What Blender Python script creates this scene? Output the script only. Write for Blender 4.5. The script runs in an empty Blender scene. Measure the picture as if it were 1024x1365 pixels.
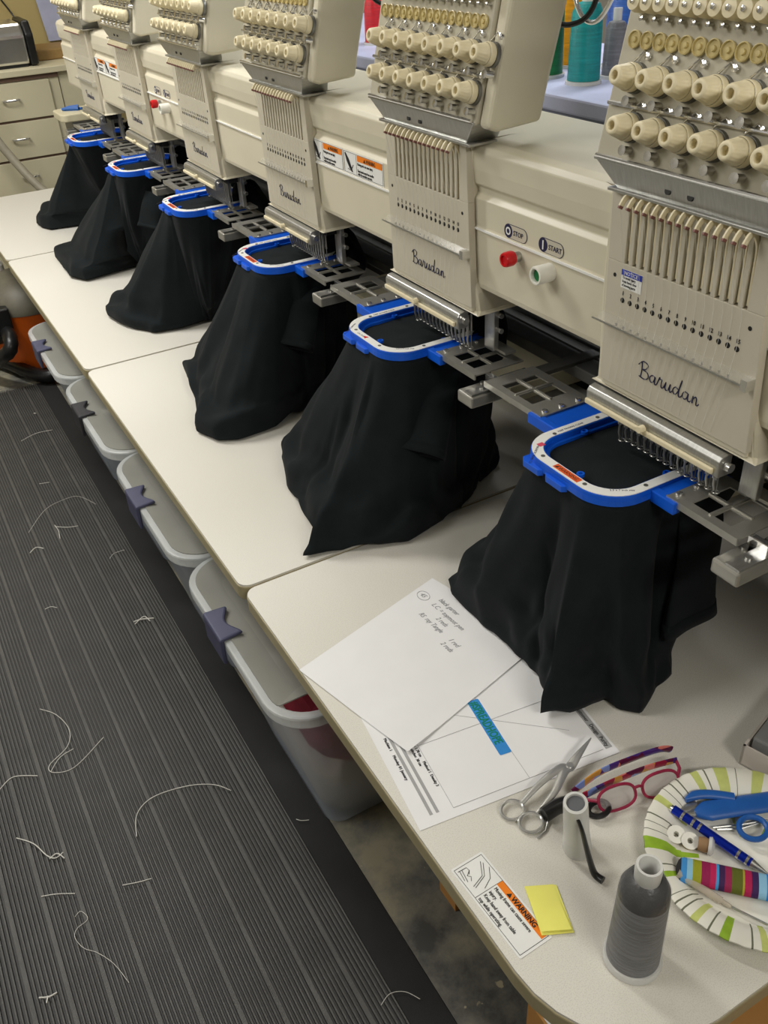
import bpy, math, random
from mathutils import Vector, Matrix
C = bpy.context.scene.collection
SC = bpy.context.scene
PI = math.pi
rnd = random.Random(7)

# ------------------------------------------------------------------ camera
cd = bpy.data.cameras.new('camera'); cam = bpy.data.objects.new('camera', cd); C.objects.link(cam)
CP = Vector((-0.32656, -0.10696, 1.40614)); yaw, pitch, roll, FPX = 0.48591, 0.59820, 0.06113, 1192.24
fw = Vector((math.sin(yaw)*math.cos(pitch), math.cos(yaw)*math.cos(pitch), -math.sin(pitch)))
rt = Vector((math.cos(yaw), -math.sin(yaw), 0)); dn = fw.cross(rt)
r2 = math.cos(roll)*rt + math.sin(roll)*dn; d2 = -math.sin(roll)*rt + math.cos(roll)*dn
cam.matrix_world = Matrix(((r2.x, -d2.x, -fw.x, CP.x), (r2.y, -d2.y, -fw.y, CP.y), (r2.z, -d2.z, -fw.z, CP.z), (0, 0, 0, 1)))
cd.sensor_fit = 'VERTICAL'; cd.sensor_height = 36; cd.lens = 36*FPX/1365; cd.clip_start = .02
SC.camera = cam
# ------------------------------------------------------------------ world, lights, exposure
w = bpy.data.worlds.new('world'); SC.world = w; w.use_nodes = True
bgn = w.node_tree.nodes['Background']; bgn.inputs[0].default_value = (1.0, .95, .86, 1); bgn.inputs[1].default_value = .10
def area(name, loc, target, sx, sy, power, col):
    l = bpy.data.lights.new(name, 'AREA'); l.shape = 'RECTANGLE'; l.size = sx; l.size_y = sy; l.energy = power; l.color = col
    o = bpy.data.objects.new(name, l); C.objects.link(o); o.location = loc
    o.rotation_euler = (Vector(target)-Vector(loc)).to_track_quat('-Z', 'Y').to_euler(); return o
area('ceiling_tube_light', (-.50, 2.75, 2.38), (-.40, 2.6, .5), .22, 1.2, 18.5, (1.0, .98, .94))
area('aisle_fill_light', (-1.40, 1.35, 2.38), (-.6, 1.3, .6), .9, 1.2, 15, (1.0, .98, .935))  # broad soft fill, added to brighten the machine fronts
area('ceiling_tube_light_near', (.10, -1.48, 2.36), (.35, .9, .9), 1.2, .22, 11, (1.0, .965, .90))
area('ceiling_tube_light_far', (.2, 4.3, 2.38), (.3, 4.1, .5), 1.2, .25, 4, (1.0, .95, .85))
area('ceiling_tube_light_back', (1.25, 1.6, 2.38), (1.1, 1.6, .5), .25, 1.2, 10, (.92, .96, 1.0))
SC.view_settings.view_transform = 'Standard'; SC.view_settings.look = 'None'; SC.view_settings.gamma = 1
SC.view_settings.use_curve_mapping = False
SC.view_settings.exposure = 1.08

# ------------------------------------------------------------------ materials
def lin(c):
    f = lambda v: v/12.92 if v <= .04045 else ((v+.055)/1.055)**2.4
    return tuple(f(v/255) for v in c)
def mat(name, rgb, rough=.5, metal=0, var=.06, scale=40, bump=0, bscale=200, trans=0, alpha=1, coat=0, sheen=0, spec=.5, ior=1.45, stretch=None):
    m = bpy.data.materials.new(name); m.use_nodes = True; nt = m.node_tree; N = nt.nodes; L = nt.links
    b = N['Principled BSDF']; base = lin(rgb)
    tc = N.new('ShaderNodeTexCoord'); no = N.new('ShaderNodeTexNoise'); no.inputs['Scale'].default_value = scale; no.inputs['Detail'].default_value = 4
    src = tc.outputs['Object']
    if stretch:
        mp = N.new('ShaderNodeMapping'); mp.inputs['Scale'].default_value = stretch; L.new(src, mp.inputs[0]); src = mp.outputs[0]
    L.new(src, no.inputs['Vector'])
    cr = N.new('ShaderNodeValToRGB'); cr.color_ramp.elements[0].position = .3; cr.color_ramp.elements[1].position = .7
    cr.color_ramp.elements[0].color = tuple(v*(1-var) for v in base)+(1,); cr.color_ramp.elements[1].color = tuple(min(1, v*(1+var)) for v in base)+(1,)
    L.new(no.outputs['Fac'], cr.inputs[0]); L.new(cr.outputs[0], b.inputs['Base Color'])
    b.inputs['Roughness'].default_value = rough; b.inputs['Metallic'].default_value = metal
    b.inputs['Transmission Weight'].default_value = trans; b.inputs['Alpha'].default_value = alpha
    b.inputs['Coat Weight'].default_value = coat; b.inputs['Sheen Weight'].default_value = sheen
    b.inputs['Specular IOR Level'].default_value = spec; b.inputs['IOR'].default_value = ior
    if bump:
        n2 = N.new('ShaderNodeTexNoise'); n2.inputs['Scale'].default_value = bscale; n2.inputs['Detail'].default_value = 3
        L.new(src, n2.inputs['Vector']); bp = N.new('ShaderNodeBump'); bp.inputs['Strength'].default_value = bump; bp.inputs['Distance'].default_value = .002
        L.new(n2.outputs['Fac'], bp.inputs['Height']); L.new(bp.outputs[0], b.inputs['Normal'])
    return m
M = {}
M['cream'] = mat('machine_cream_paint', (213, 206, 184), .38, var=.03, scale=8)
M['plate'] = mat('head_plate_cream', (200, 193, 175), .36, var=.03, scale=10)
M['panel'] = mat('tension_panel_grey', (188, 182, 163), .4, var=.04, scale=12)
M['knob'] = mat('knob_ivory', (231, 220, 186), .45, var=.03)
M['disc'] = mat('amber_plastic', (200, 184, 130), .3, var=.08)
M['chrome'] = mat('chrome', (228, 228, 228), .16, .92, var=.03)
M['steel'] = mat('brushed_steel', (186, 186, 182), .33, .85, var=.10, scale=60, stretch=(1, 8, 1))
M['alu'] = mat('bracket_aluminium', (186, 184, 176), .42, .75, var=.06, scale=60)
M['scissor'] = mat('polished_steel', (218, 218, 216), .22, .7, var=.05)
M['foot'] = mat('presser_foot_metal', (165, 165, 160), .3, .5)
M['dsteel'] = mat('dark_steel', (120, 120, 116), .45, .6, var=.1)
M['dark'] = mat('dark_machine_grey', (96, 98, 102), .55, var=.1)
M['black'] = mat('black_cavity', (22, 21, 20), .6, var=.1)
M['blackp'] = mat('black_plastic', (26, 26, 27), .35, var=.1)
M['brownred'] = mat('lever_tip_red', (128, 84, 78), .5)
M['ink'] = mat('print_ink', (35, 34, 70), .5)
M['inkblack'] = mat('print_black', (30, 28, 30), .5)
M['inkgrey'] = mat('print_grey', (165, 165, 165), .6)
M['pencil'] = mat('pencil_grey', (146, 146, 148), .7)
M['blue'] = mat('hoop_blue', (16, 92, 214), .36, var=.05)
M['white'] = mat('label_white', (236, 236, 232), .45, var=.02)
M['orange'] = mat('label_orange', (240, 130, 20), .5, var=.03)
M['orangedk'] = mat('hoop_label_orange', (222, 92, 40), .5, var=.03)
M['noticeblue'] = mat('notice_blue', (40, 60, 170), .5)
M['red'] = mat('stop_red', (206, 24, 30), .3)
M['green'] = mat('start_green', (10, 122, 66), .4)
M['buttonwhite'] = mat('button_white', (238, 236, 226), .3)
M['clear'] = mat('clear_plastic_rail', (220, 216, 204), .12, var=.02, alpha=.2)
M['shirt'] = mat('black_cotton', (24, 29, 31), .9, var=.12, scale=30, bump=.25, bscale=900, sheen=.03, spec=.15)
M['paper'] = mat('white_paper', (236, 236, 236), .7, var=.015, scale=20)
M['yellow'] = mat('sticky_yellow', (244, 240, 120), .7, var=.02)
M['stripblue'] = mat('print_blue', (52, 140, 214), .6)
M['stripgreen'] = mat('print_green', (10, 128, 96), .6)
M['edge'] = mat('table_edge_band', (158, 148, 116), .5, var=.06)
M['cab'] = mat('cabinet_cream', (204, 196, 166), .5, var=.03, scale=5)
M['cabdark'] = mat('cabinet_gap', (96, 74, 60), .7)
M['card'] = mat('cardboard', (184, 134, 74), .8, var=.08, scale=14)
M['wood'] = mat('brown_wood', (150, 120, 70), .6, var=.2, scale=20, stretch=(1, 6, 1))
M['threadwhite'] = mat('white_thread', (206, 204, 196), .8)
M['bin'] = mat('bin_clear_plastic', (192, 202, 216), .3, var=.06, scale=6, alpha=.36, spec=.4)
M['binrim'] = mat('bin_rim_plastic', (214, 217, 216), .35, var=.05, scale=6, alpha=.55)
M['lid'] = mat('bin_lid_plastic', (158, 158, 150), .42, var=.10, scale=5, alpha=.72)
M['latch'] = mat('bin_latch_purple_grey', (72, 74, 100), .5, var=.05)
M['latchdk'] = mat('bin_latch_dark', (44, 44, 50), .5, var=.05)
M['pink'] = mat('rose_cloth', (208, 76, 98), .9, var=.15, scale=16, bump=.3, bscale=60)
M['whitecloth'] = mat('white_cloth', (238, 232, 220), .9, var=.06, scale=16, bump=.3, bscale=60)
M['greycloth'] = mat('grey_cloth', (140, 138, 130), .9, var=.2, scale=12, bump=.3, bscale=60)
M['bluecloth'] = mat('blue_cloth', (52, 72, 140), .9, var=.2, scale=12)
M['vacorange'] = mat('vacuum_orange', (216, 98, 24), .4, var=.05)
M['vacgrey'] = mat('vacuum_lid_grey', (104, 100, 86), .5, var=.08)
M['lilac'] = mat('shelf_lilac', (184, 188, 214), .5, var=.12, scale=9)
M['greyblue'] = mat('shelf_apron_grey', (126, 130, 148), .6, var=.05)
M['wall'] = mat('wall_ochre', (182, 164, 112), .85, var=.04, scale=3)
M['ceil'] = mat('ceiling_white', (214, 210, 200), .9, var=.02, scale=3)
M['wallb'] = mat('wall_back_grey', (150, 146, 134), .85, var=.05, scale=3)
M['pipe'] = mat('grey_hose', (150, 144, 126), .5, var=.08)
M['tray'] = mat('end_plate_beige', (206, 198, 168), .45, var=.03)
M['tube'] = mat('translucent_white_plastic', (226, 226, 222), .25, var=.02, alpha=.8)
M['film'] = mat('clear_film', (240, 240, 240), .08, var=.02, alpha=.09)
M['thgrey'] = mat('grey_thread', (98, 99, 102), .36, var=.5, scale=60, bump=.6, bscale=300, stretch=(.6, .6, 6))
M['thdark'] = mat('dark_thread_crown', (14, 14, 16), .28, var=.2, spec=.4, scale=60, bump=.4, bscale=300)
M['lens'] = mat('spectacle_lens', (200, 190, 190), .05, var=.02, alpha=.22)
M['frame_red'] = mat('spectacle_rim_red', (150, 40, 70), .3, var=.2)
M['snipblue'] = mat('snips_blue_plastic', (36, 92, 168), .4, var=.05)
M['penblue'] = mat('pen_blue_anodised', (24, 52, 190), .22, .7, var=.05)
M['seamclear'] = mat('seam_ripper_clear', (206, 196, 178), .15, var=.05, alpha=.55)
M['bobthread'] = mat('bobbin_thread_brown', (150, 118, 84), .7)
M['boxwhite'] = mat('tray_box_white', (206, 198, 188), .6, var=.03)
M['caseclear'] = mat('case_grey_clear', (150, 150, 148), .15, var=.05, alpha=.75)
def threadmat(name, rgb): return mat(name, rgb, .35, var=.2, scale=50, bump=.5, bscale=250, stretch=(.5, .5, 8))
M['t_red'] = threadmat('thread_red', (196, 20, 34)); M['t_green'] = threadmat('thread_green', (8, 120, 58)); M['t_yellow'] = threadmat('thread_yellow', (232, 158, 10))
M['t_teal'] = threadmat('thread_teal', (6, 138, 138)); M['t_grey'] = threadmat('thread_grey', (118, 118, 122)); M['t_blue'] = threadmat('thread_blue', (50, 96, 176)); M['t_navy'] = threadmat('thread_navy', (24, 40, 110))
M['plategreen'] = mat('plate_leaf_green', (150, 186, 52), .6, var=.15, scale=60); M['platepale'] = mat('plate_leaf_pale', (198, 206, 120), .6, var=.1, scale=60)
M['plateline'] = mat('plate_line_grey', (110, 112, 92), .6); M['platew'] = mat('paper_plate_white', (236, 234, 222), .55, var=.02)

def speckle(name, rgb, dark, rough, sc=420, amount=.36):
    m = bpy.data.materials.new(name); m.use_nodes = True; N = m.node_tree.nodes; L = m.node_tree.links; b = N['Principled BSDF']
    tc = N.new('ShaderNodeTexCoord'); n = N.new('ShaderNodeTexNoise'); n.inputs['Scale'].default_value = sc; n.inputs['Detail'].default_value = 2
    L.new(tc.outputs['Object'], n.inputs['Vector']); r = N.new('ShaderNodeValToRGB'); r.color_ramp.elements[0].position = amount; r.color_ramp.elements[1].position = amount+.16
    r.color_ramp.elements[0].color = lin(dark)+(1,); r.color_ramp.elements[1].color = lin(rgb)+(1,)
    L.new(n.outputs['Fac'], r.inputs[0]); L.new(r.outputs[0], b.inputs['Base Color']); b.inputs['Roughness'].default_value = rough
    return m
M['table'] = speckle('table_laminate', (222, 219, 209), (208, 204, 193), .42, sc=800)
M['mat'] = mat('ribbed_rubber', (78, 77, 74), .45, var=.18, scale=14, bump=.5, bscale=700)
M['matedge'] = mat('mat_smooth_border', (27, 27, 27), .75, var=.12, scale=20, bump=.3, bscale=600)
M['matshade'] = mat('mat_groove_shade', (58, 57, 56), .6, var=.15, scale=20)  # groove shade painted in: darker tone of the rib rubber
def concrete():
    m = bpy.data.materials.new('stained_concrete'); m.use_nodes = True; N = m.node_tree.nodes; L = m.node_tree.links; b = N['Principled BSDF']
    tc = N.new('ShaderNodeTexCoord'); a = N.new('ShaderNodeTexNoise'); a.inputs['Scale'].default_value = 7; a.inputs['Detail'].default_value = 8; a.inputs['Roughness'].default_value = .65
    L.new(tc.outputs['Object'], a.inputs['Vector']); r = N.new('ShaderNodeValToRGB'); e = r.color_ramp.elements
    e[0].position = .36; e[0].color = lin((74, 74, 71))+(1,); e[1].position = .62; e[1].color = lin((150, 144, 122))+(1,)
    x = e.new(.47); x.color = lin((112, 111, 103))+(1,)
    L.new(a.outputs['Fac'], r.inputs[0])
    v = N.new('ShaderNodeTexNoise'); v.inputs['Scale'].default_value = 34; v.inputs['Detail'].default_value = 3; L.new(tc.outputs['Object'], v.inputs['Vector'])
    r2_ = N.new('ShaderNodeValToRGB'); r2_.color_ramp.elements[0].position = .68; r2_.color_ramp.elements[1].position = .71
    L.new(v.outputs['Fac'], r2_.inputs[0]); mx = N.new('ShaderNodeMix'); mx.data_type = 'RGBA'
    L.new(r2_.outputs[0], mx.inputs[0]); L.new(r.outputs[0], mx.inputs[6]); mx.inputs[7].default_value = lin((168, 160, 134))+(1,)
    L.new(mx.outputs[2], b.inputs['Base Color']); b.inputs['Roughness'].default_value = .6
    bp = N.new('ShaderNodeBump'); bp.inputs['Strength'].default_value = .3; bp.inputs['Distance'].default_value = .003; L.new(a.outputs['Fac'], bp.inputs['Height']); L.new(bp.outputs[0], b.inputs['Normal'])
    return m
M['concrete'] = concrete()
def patchmat():
    m = bpy.data.materials.new('mosaic_acetate'); m.use_nodes = True; N = m.node_tree.nodes; L = m.node_tree.links; b = N['Principled BSDF']
    tc = N.new('ShaderNodeTexCoord'); v = N.new('ShaderNodeTexVoronoi'); v.inputs['Scale'].default_value = 85; L.new(tc.outputs['Object'], v.inputs['Vector'])
    s = N.new('ShaderNodeSeparateColor'); L.new(v.outputs['Color'], s.inputs[0]); r = N.new('ShaderNodeValToRGB'); r.color_ramp.interpolation = 'CONSTANT'
    e = r.color_ramp.elements; cols = [(150, 30, 60), (70, 40, 120), (196, 140, 60), (120, 140, 200), (90, 20, 60), (214, 120, 110)]
    e[0].color = lin(cols[0])+(1,); e[1].position = .18; e[1].color = lin(cols[1])+(1,)
    for i, c in enumerate(cols[2:]): q = e.new(.36+.16*i); q.color = lin(c)+(1,)
    L.new(s.outputs[0], r.inputs[0]); L.new(r.outputs[0], b.inputs['Base Color']); b.inputs['Roughness'].default_value = .2
    return m
M['mosaic'] = patchmat()

# ------------------------------------------------------------------ mesh helpers
class MB:
    def __init__(s): s.v = []; s.f = []; s.m = []; s.sm = []
    def add(s, vs, fs, mi=0, smooth=False):
        o = len(s.v); s.v += [tuple(p) for p in vs]; s.f += [tuple(i+o for i in f) for f in fs]; s.m += [mi]*len(fs); s.sm += [smooth]*len(fs); return s
    def box(s, x0, x1, y0, y1, z0, z1, mi=0):
        vs = [(x, y, z) for z in (z0, z1) for y in (y0, y1) for x in (x0, x1)]
        return s.add(vs, [(0, 2, 3, 1), (4, 5, 7, 6), (0, 1, 5, 4), (2, 6, 7, 3), (0, 4, 6, 2), (1, 3, 7, 5)], mi)
    def obox(s, o, a, b, c, mi=0):
        o, a, b, c = map(Vector, (o, a, b, c)); vs = [o+a*i+b*j+c*k for k in (0, 1) for j in (0, 1) for i in (0, 1)]
        return s.add(vs, [(0, 2, 3, 1), (4, 5, 7, 6), (0, 1, 5, 4), (2, 6, 7, 3), (0, 4, 6, 2), (1, 3, 7, 5)], mi)
    def prism(s, pts, z0, z1, mi=0, mp=None, smooth=False):
        # pts CCW in 2D; mp maps (u,v,h)->xyz
        mp = mp or (lambda u, v, h: (u, v, h)); n = len(pts)
        vs = [mp(p[0], p[1], z0) for p in pts]+[mp(p[0], p[1], z1) for p in pts]
        o = len(s.v); s.add(vs, [tuple(range(n-1, -1, -1)), tuple(range(n, 2*n))], mi)
        s.f += [(o+i, o+(i+1) % n, o+n+(i+1) % n, o+n+i) for i in range(n)]; s.m += [mi]*n; s.sm += [smooth]*n; return s
    def ring(s, outer, inner, z0, z1, mi=0, mp=None):
        mp = mp or (lambda u, v, h: (u, v, h)); n = len(outer)
        vs = [mp(p[0], p[1], z) for z in (z0, z1) for p in outer]+[mp(p[0], p[1], z) for z in (z0, z1) for p in inner]
        fs = []
        for i in range(n):
            j = (i+1) % n
            fs += [(i, j, n+j, n+i), (2*n+j, 2*n+i, 3*n+i, 3*n+j), (n+i, n+j, 3*n+j, 3*n+i), (j, i, 2*n+i, 2*n+j)]
        return s.add(vs, fs, mi)
    def cyl(s, p0, p1, r0, r1=None, n=16, mi=0, caps=True, smooth=True):
        r1 = r0 if r1 is None else r1; p0 = Vector(p0); p1 = Vector(p1); d = (p1-p0).normalized()
        a = d.orthogonal().normalized(); b = d.cross(a)
        vs = [p+(a*math.cos(t*2*PI/n)+b*math.sin(t*2*PI/n))*r for p, r in ((p0, r0), (p1, r1)) for t in range(n)]
        s.add(vs, [(i, (i+1) % n, n+(i+1) % n, n+i) for i in range(n)], mi, smooth)
        if caps: s.add(vs[:n], [tuple(range(n-1, -1, -1))], mi); s.add(vs[n:], [tuple(range(n))], mi)
        return s
    def lathe(s, prof, o, ax=(0, 0, 1), n=24, mi=0, smooth=True, mfun=None, wob=None):
        o = Vector(o); d = Vector(ax).normalized(); a = Vector((1, 0, 0)) if abs(d.z) > .999 else d.orthogonal().normalized(); b = d.cross(a); vs = []
        for k, (r, h) in enumerate(prof):
            for t in range(n):
                q = t*2*PI/n; rr = r*(1+(wob(q, k) if wob else 0)); vs.append(o+d*h+(a*math.cos(q)+b*math.sin(q))*rr)
        st = len(s.v); s.v += [tuple(p) for p in vs]
        for k in range(len(prof)-1):
            for t in range(n):
                j = (t+1) % n; s.f.append((st+k*n+t, st+k*n+j, st+(k+1)*n+j, st+(k+1)*n+t)); s.m.append(mfun(t, k) if mfun else mi); s.sm.append(smooth)
        return s
    def tube(s, pts, r, n=8, mi=0, closed=False, rad=None, flat=None):
        pts = [Vector(p) for p in pts]; m = len(pts); T = []
        for i in range(m):
            a = pts[(i-1) % m] if (i > 0 or closed) else pts[i]; b = pts[(i+1) % m] if (i < m-1 or closed) else pts[i]; T.append((b-a).normalized())
        u = T[0].orthogonal().normalized() if flat is None else (Vector(flat)-T[0]*T[0].dot(Vector(flat))).normalized(); vs = []
        for i in range(m):
            u = (u-T[i]*T[i].dot(u)).normalized(); v = T[i].cross(u); rr = rad[i] if rad else r
            if isinstance(rr, (int, float)): rr = (rr, rr)
            for k in range(n): q = 2*PI*k/n; vs.append(pts[i]+u*math.cos(q)*rr[0]+v*math.sin(q)*rr[1])
        fs = []
        for i in range(m if closed else m-1):
            j = (i+1) % m
            for k in range(n): l = (k+1) % n; fs.append((i*n+k, i*n+l, j*n+l, j*n+k))
        s.add(vs, fs, mi, True)
        if not closed: s.add(vs[:n], [tuple(range(n-1, -1, -1))], mi); s.add(vs[-n:], [tuple(range(n))], mi)
        return s
    def build(s, name, mats, parent=None, bevel=0, seg=2, solid=0):
        mats = mats if isinstance(mats, (list, tuple)) else [mats]
        me = bpy.data.meshes.new(name); og = Vector((0, 0, 0)); q = parent
        if parent is None:
            xs, ys, zs = zip(*s.v); og = Vector(((min(xs)+max(xs))/2, (min(ys)+max(ys))/2, min(zs)))
        while q is not None: og += q.location; q = q.parent
        me.from_pydata([tuple(Vector(p)-og) for p in s.v], [], s.f); me.update()
        for m_ in mats: me.materials.append(M[m_] if isinstance(m_, str) else m_)
        me.polygons.foreach_set('material_index', s.m); me.polygons.foreach_set('use_smooth', s.sm)
        if any(s.sm) and not name.startswith(('shirt', 'sleeve')): me.set_sharp_from_angle(angle=math.radians(42))
        o = bpy.data.objects.new(name, me); C.objects.link(o)
        if parent is None: o.location = og
        else: o.parent = parent
        if solid: k = o.modifiers.new('solid', 'SOLIDIFY'); k.thickness = solid; k.offset = 0
        if bevel: k = o.modifiers.new('bevel', 'BEVEL'); k.width = bevel; k.segments = seg; k.limit_method = 'ANGLE'
        return o
def thing(name, loc, label, cat, group=None):
    o = bpy.data.objects.new(name, None); o.empty_display_size = .02; C.objects.link(o); o.location = loc; return tag(o, label, cat, group)
def tag(o, label, cat, group=None, kind=None):
    if label: o['label'] = label
    if cat: o['category'] = cat
    if group: o['group'] = group
    if kind: o['kind'] = kind
    return o
def struct(o): o['kind'] = 'structure'; return o
def dup(root, off, label, group=None):
    r = root.copy(); C.objects.link(r); r.location = root.location+Vector(off); r['label'] = label
    if group: r['group'] = group
    for ch in list(root.children):
        c = ch.copy(); C.objects.link(c); c.parent = r
        for g in list(ch.children): d = g.copy(); C.objects.link(d); d.parent = c
    return r
def rrect(cx, cy, hx, hy, r, n=6):
    out = []
    for sx, sy, a0 in ((1, 1, 0), (-1, 1, PI/2), (-1, -1, PI), (1, -1, 1.5*PI)):
        for i in range(n+1): a = a0+PI/2*i/n; out.append((cx+sx*(hx-r)+r*math.cos(a), cy+sy*(hy-r)+r*math.sin(a)))
    return out
def crom(P, k=6):
    P = [Vector(p) for p in P]; out = []
    for i in range(len(P)-1):
        a, b, c, d = P[max(i-1, 0)], P[i], P[i+1], P[min(i+2, len(P)-1)]
        for j in range(k): t = j/k; out.append(.5*((2*b)+(c-a)*t+(2*a-5*b+4*c-d)*t*t+(3*b-a-3*c+d)*t**3))
    return out+[P[-1]]
def text(name, body, o, u, v, size, m, parent, shear=0, ext=.0003, align='LEFT', sx=1.0, bold=0):
    cu = bpy.data.curves.new(name, 'FONT'); cu.body = body; cu.size = size; cu.shear = shear; cu.extrude = ext; cu.align_x = align; cu.resolution_u = 2; cu.offset = bold
    t = bpy.data.objects.new(name, cu); C.objects.link(t)
    bpy.context.view_layer.update()
    me = bpy.data.meshes.new_from_object(t.evaluated_get(bpy.context.evaluated_depsgraph_get())); bpy.data.objects.remove(t)
    u = Vector(u).normalized(); v = Vector(v); v = (v-u*u.dot(v)).normalized(); n = u.cross(v); og = Vector((0, 0, 0)); q = parent
    while q is not None: og += q.location; q = q.parent
    for p in me.vertices: c = p.co.copy(); p.co = Vector(o)+u*c.x*sx+v*c.y+n*c.z-og
    me.name = name; me.materials.clear(); me.materials.append(M[m])
    ob = bpy.data.objects.new(name, me); C.objects.link(ob); ob.parent = parent; return ob
def lerp(a, b, t): return a+(b-a)*t

P = .5                      # spacing of the heads
# ================================================================== setting
fl = struct(MB().box(-1.8, 2.6, -1.6, 5.0, -.05, 0).build('floor', 'concrete'))
struct(MB().box(-1.8, 2.6, 4.95, 5.05, 0, 2.5).build('wall_far', 'wall'))
struct(MB().box(2.5, 2.6, -1.6, 4.95, 0, 2.5).build('wall_back', 'wallb'))
struct(MB().box(-1.9, -1.8, -1.6, 5.05, 0, 2.5).build('wall_left', 'wallb'))
struct(MB().box(-1.9, 2.6, -1.7, -1.6, 0, 2.5).build('wall_near', 'wallb'))
struct(MB().box(-1.9, 2.6, -1.7, 5.05, 2.5, 2.58).build('ceiling', 'ceil'))

# ribbed mat: the ribs are in its cross-section
def ribbed_mat():
    prof = [(0, 0), (-.002, .0034), (-.062, .0040)]; x = -.0625
    while x > -.95:
        for i in range(6):
            prof += [(x, .0025), (x-.0010, .0074), (x-.0036, .0074), (x-.0046, .0025)]; x -= .0072
        prof += [(x, .0025), (x-.001, .0078), (x-.0085, .0078), (x-.0095, .0025)]; x -= .0125
    prof += [(x, .0025), (x, 0)]
    b = MB(); n = len(prof)
    for t in (-.45, 3.16): b.v += [(.047+p[0], t, p[1]) for p in prof]
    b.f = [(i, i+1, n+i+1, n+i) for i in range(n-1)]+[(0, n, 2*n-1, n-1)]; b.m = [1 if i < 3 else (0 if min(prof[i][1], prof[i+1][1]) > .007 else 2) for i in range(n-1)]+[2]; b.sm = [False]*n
    return tag(b.build('floor_mat', ['mat', 'matedge', 'matshade']), 'long black ribbed rubber runner on the concrete floor beside the worktables', 'mat')
ribbed_mat()

# ------------------------------------------------------------------ worktables
TZ = .5
def arc(cx, cy, r, a0, a1, n=8): return [(cx+r*math.cos(a0+(a1-a0)*i/n), cy+r*math.sin(a0+(a1-a0)*i/n)) for i in range(n+1)]
def table_leaf(y0, y1, r0, r1, label, x0=-.008, x1=.90):
    t = thing('worktable', (x0, y0, 0), label, 'table', 'worktable sections along the machine')
    def outline(e):
        a = arc(x0+r0, y0+r0, r0-e, PI, 1.5*PI)
        b = [(x1-e, y0+e), (x1-e, y1-e)]
        c = arc(x0+r1, y1-r1, r1-e, .5*PI, PI)
        return a+b+c
    MB().prism(outline(0.0015), TZ-.004, TZ).build('tabletop', 'table', t)
    MB().prism(outline(0), TZ-.030, TZ-.0035).build('edge_band', 'edge', t, bevel=.002)
    return t
t0 = table_leaf(.133, 1.0020, .14, .022, 'nearest worktable section with the papers, scissors and paper plate on it')
table_leaf(1.0068, 2.0022, .022, .022, 'second worktable section from the camera, under two black shirts')
table_leaf(2.0070, 3.0193, .022, .022, 'third worktable section from the camera, behind the second')
table_leaf(3.0241, 3.895, .022, .022, 'farthest worktable section, ending before the cream drawer cabinet')
# warning sticker stuck on the nearest table
def table_sticker():
    z = TZ+.0003; u = Vector((.035, -1, 0)).normalized(); v = Vector((1, .035, 0)).normalized(); o = Vector((.000, .404, z)); W_, H_ = .1235, .0435
    pt = lambda a, b, h=0: tuple(o+u*a+v*b+Vector((0, 0, h)))
    st = MB().prism(rrect(W_/2, H_/2, W_/2, H_/2, .002, 3), 0, .0003, mp=pt).build('warning_label', 'white', t0)
    st['label'] = 'white warning label with an orange band'
    def bar(nm, a0, a1, b0, b1, m): return MB().prism([(a0, b0), (a1, b0), (a1, b1), (a0, b1)], .0003, .0005, mp=pt).build(nm, m, st)
    bar('orange_band', .043, .119, .0325, .0405, 'orange')
    b = MB()
    for a0, a1, b0, b1 in ((.003, .1205, .0025, .003), (.003, .1205, .0405, .041), (.003, .0035, .0025, .041), (.12, .1205, .0025, .041), (.0425, .043, .0025, .041)):
        b.prism([(a0, b0), (a1, b0), (a1, b1), (a0, b1)], .0003, .0005, mp=pt)
    def stroke(q, wd=.0004):
        b.tube([pt(a, c, .0004) for a, c in q], wd, 4)
    stroke([(.013, .036), (.027, .0275), (.0335, .0105)]); stroke([(.010, .0345), (.0255, .0255), (.031, .0095)]); stroke([(.021, .0385), (.033, .031), (.0395, .0185)])
    stroke([(.007, .0075), (.02, .0055)]); stroke([(.007, .0105), (.023, .0075)]); stroke([(.007, .0055), (.0075, .0165), (.012, .0175), (.016, .0145)]); stroke([(.012, .0175), (.0165, .0115), (.0195, .0145), (.024, .0115)])
    b.build('print', 'inkblack', st)
    MB().prism([(.058, .0338), (.0645, .0338), (.06125, .0395)], .0005, .0006, mp=pt).build('warning_triangle', 'inkblack', st)
    text('lettering', 'WARNING', pt(.0655, .0338, .0006), u, v, .0082, 'inkblack', st, bold=.0002)
    for i, tx in enumerate(('Moving frame can cause severe', 'injury.', 'Keep hand away from table', 'top while operating.')):
        text('lettering', tx, pt(.0455, .0262-.0072*i, .0005), u, v, .0062, 'inkblack', st, sx=.78)
table_sticker()

# ================================================================== embroidery machine
BX = .388
bt = thing('machine_beam', (.5, 1.7, .84), 'long cream machine bridge carrying all six sewing heads', 'machine')
prof = [(.390, .942), (.388, .950), (.388, 1.025), (.3865, 1.0275), (.388, 1.030), (.388, 1.067), (.394, 1.073), (.394, 1.081), (.388, 1.086), (.386, 1.105), (.386, 1.127), (.391, 1.1345), (.403, 1.1385), (.56, 1.143), (.60, 1.13), (.60, .942)]
MB().prism(prof, -.25, 3.36, mp=lambda u, v, h: (u, h, v)).build('bridge_cover', 'cream', bt, bevel=.003)
MB().box(.3848, .388, -.25, 3.36, 1.0258, 1.0285).build('lit_trim_strip', 'white', bt)  # trim ledge; its white stands in for light caught on the edge
mf = thing('machine_frame', (.96, 1.7, 0), 'dark grey machine stand and arms under the cream bridge', 'machine frame')
MB().box(.93, .98, -.25, 3.3, .0, .76).build('frame_panel', 'dark', mf)
MB().box(.62, .69, -.25, 3.3, .755, .835).build('rear_beam', 'dark', mf)
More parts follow.
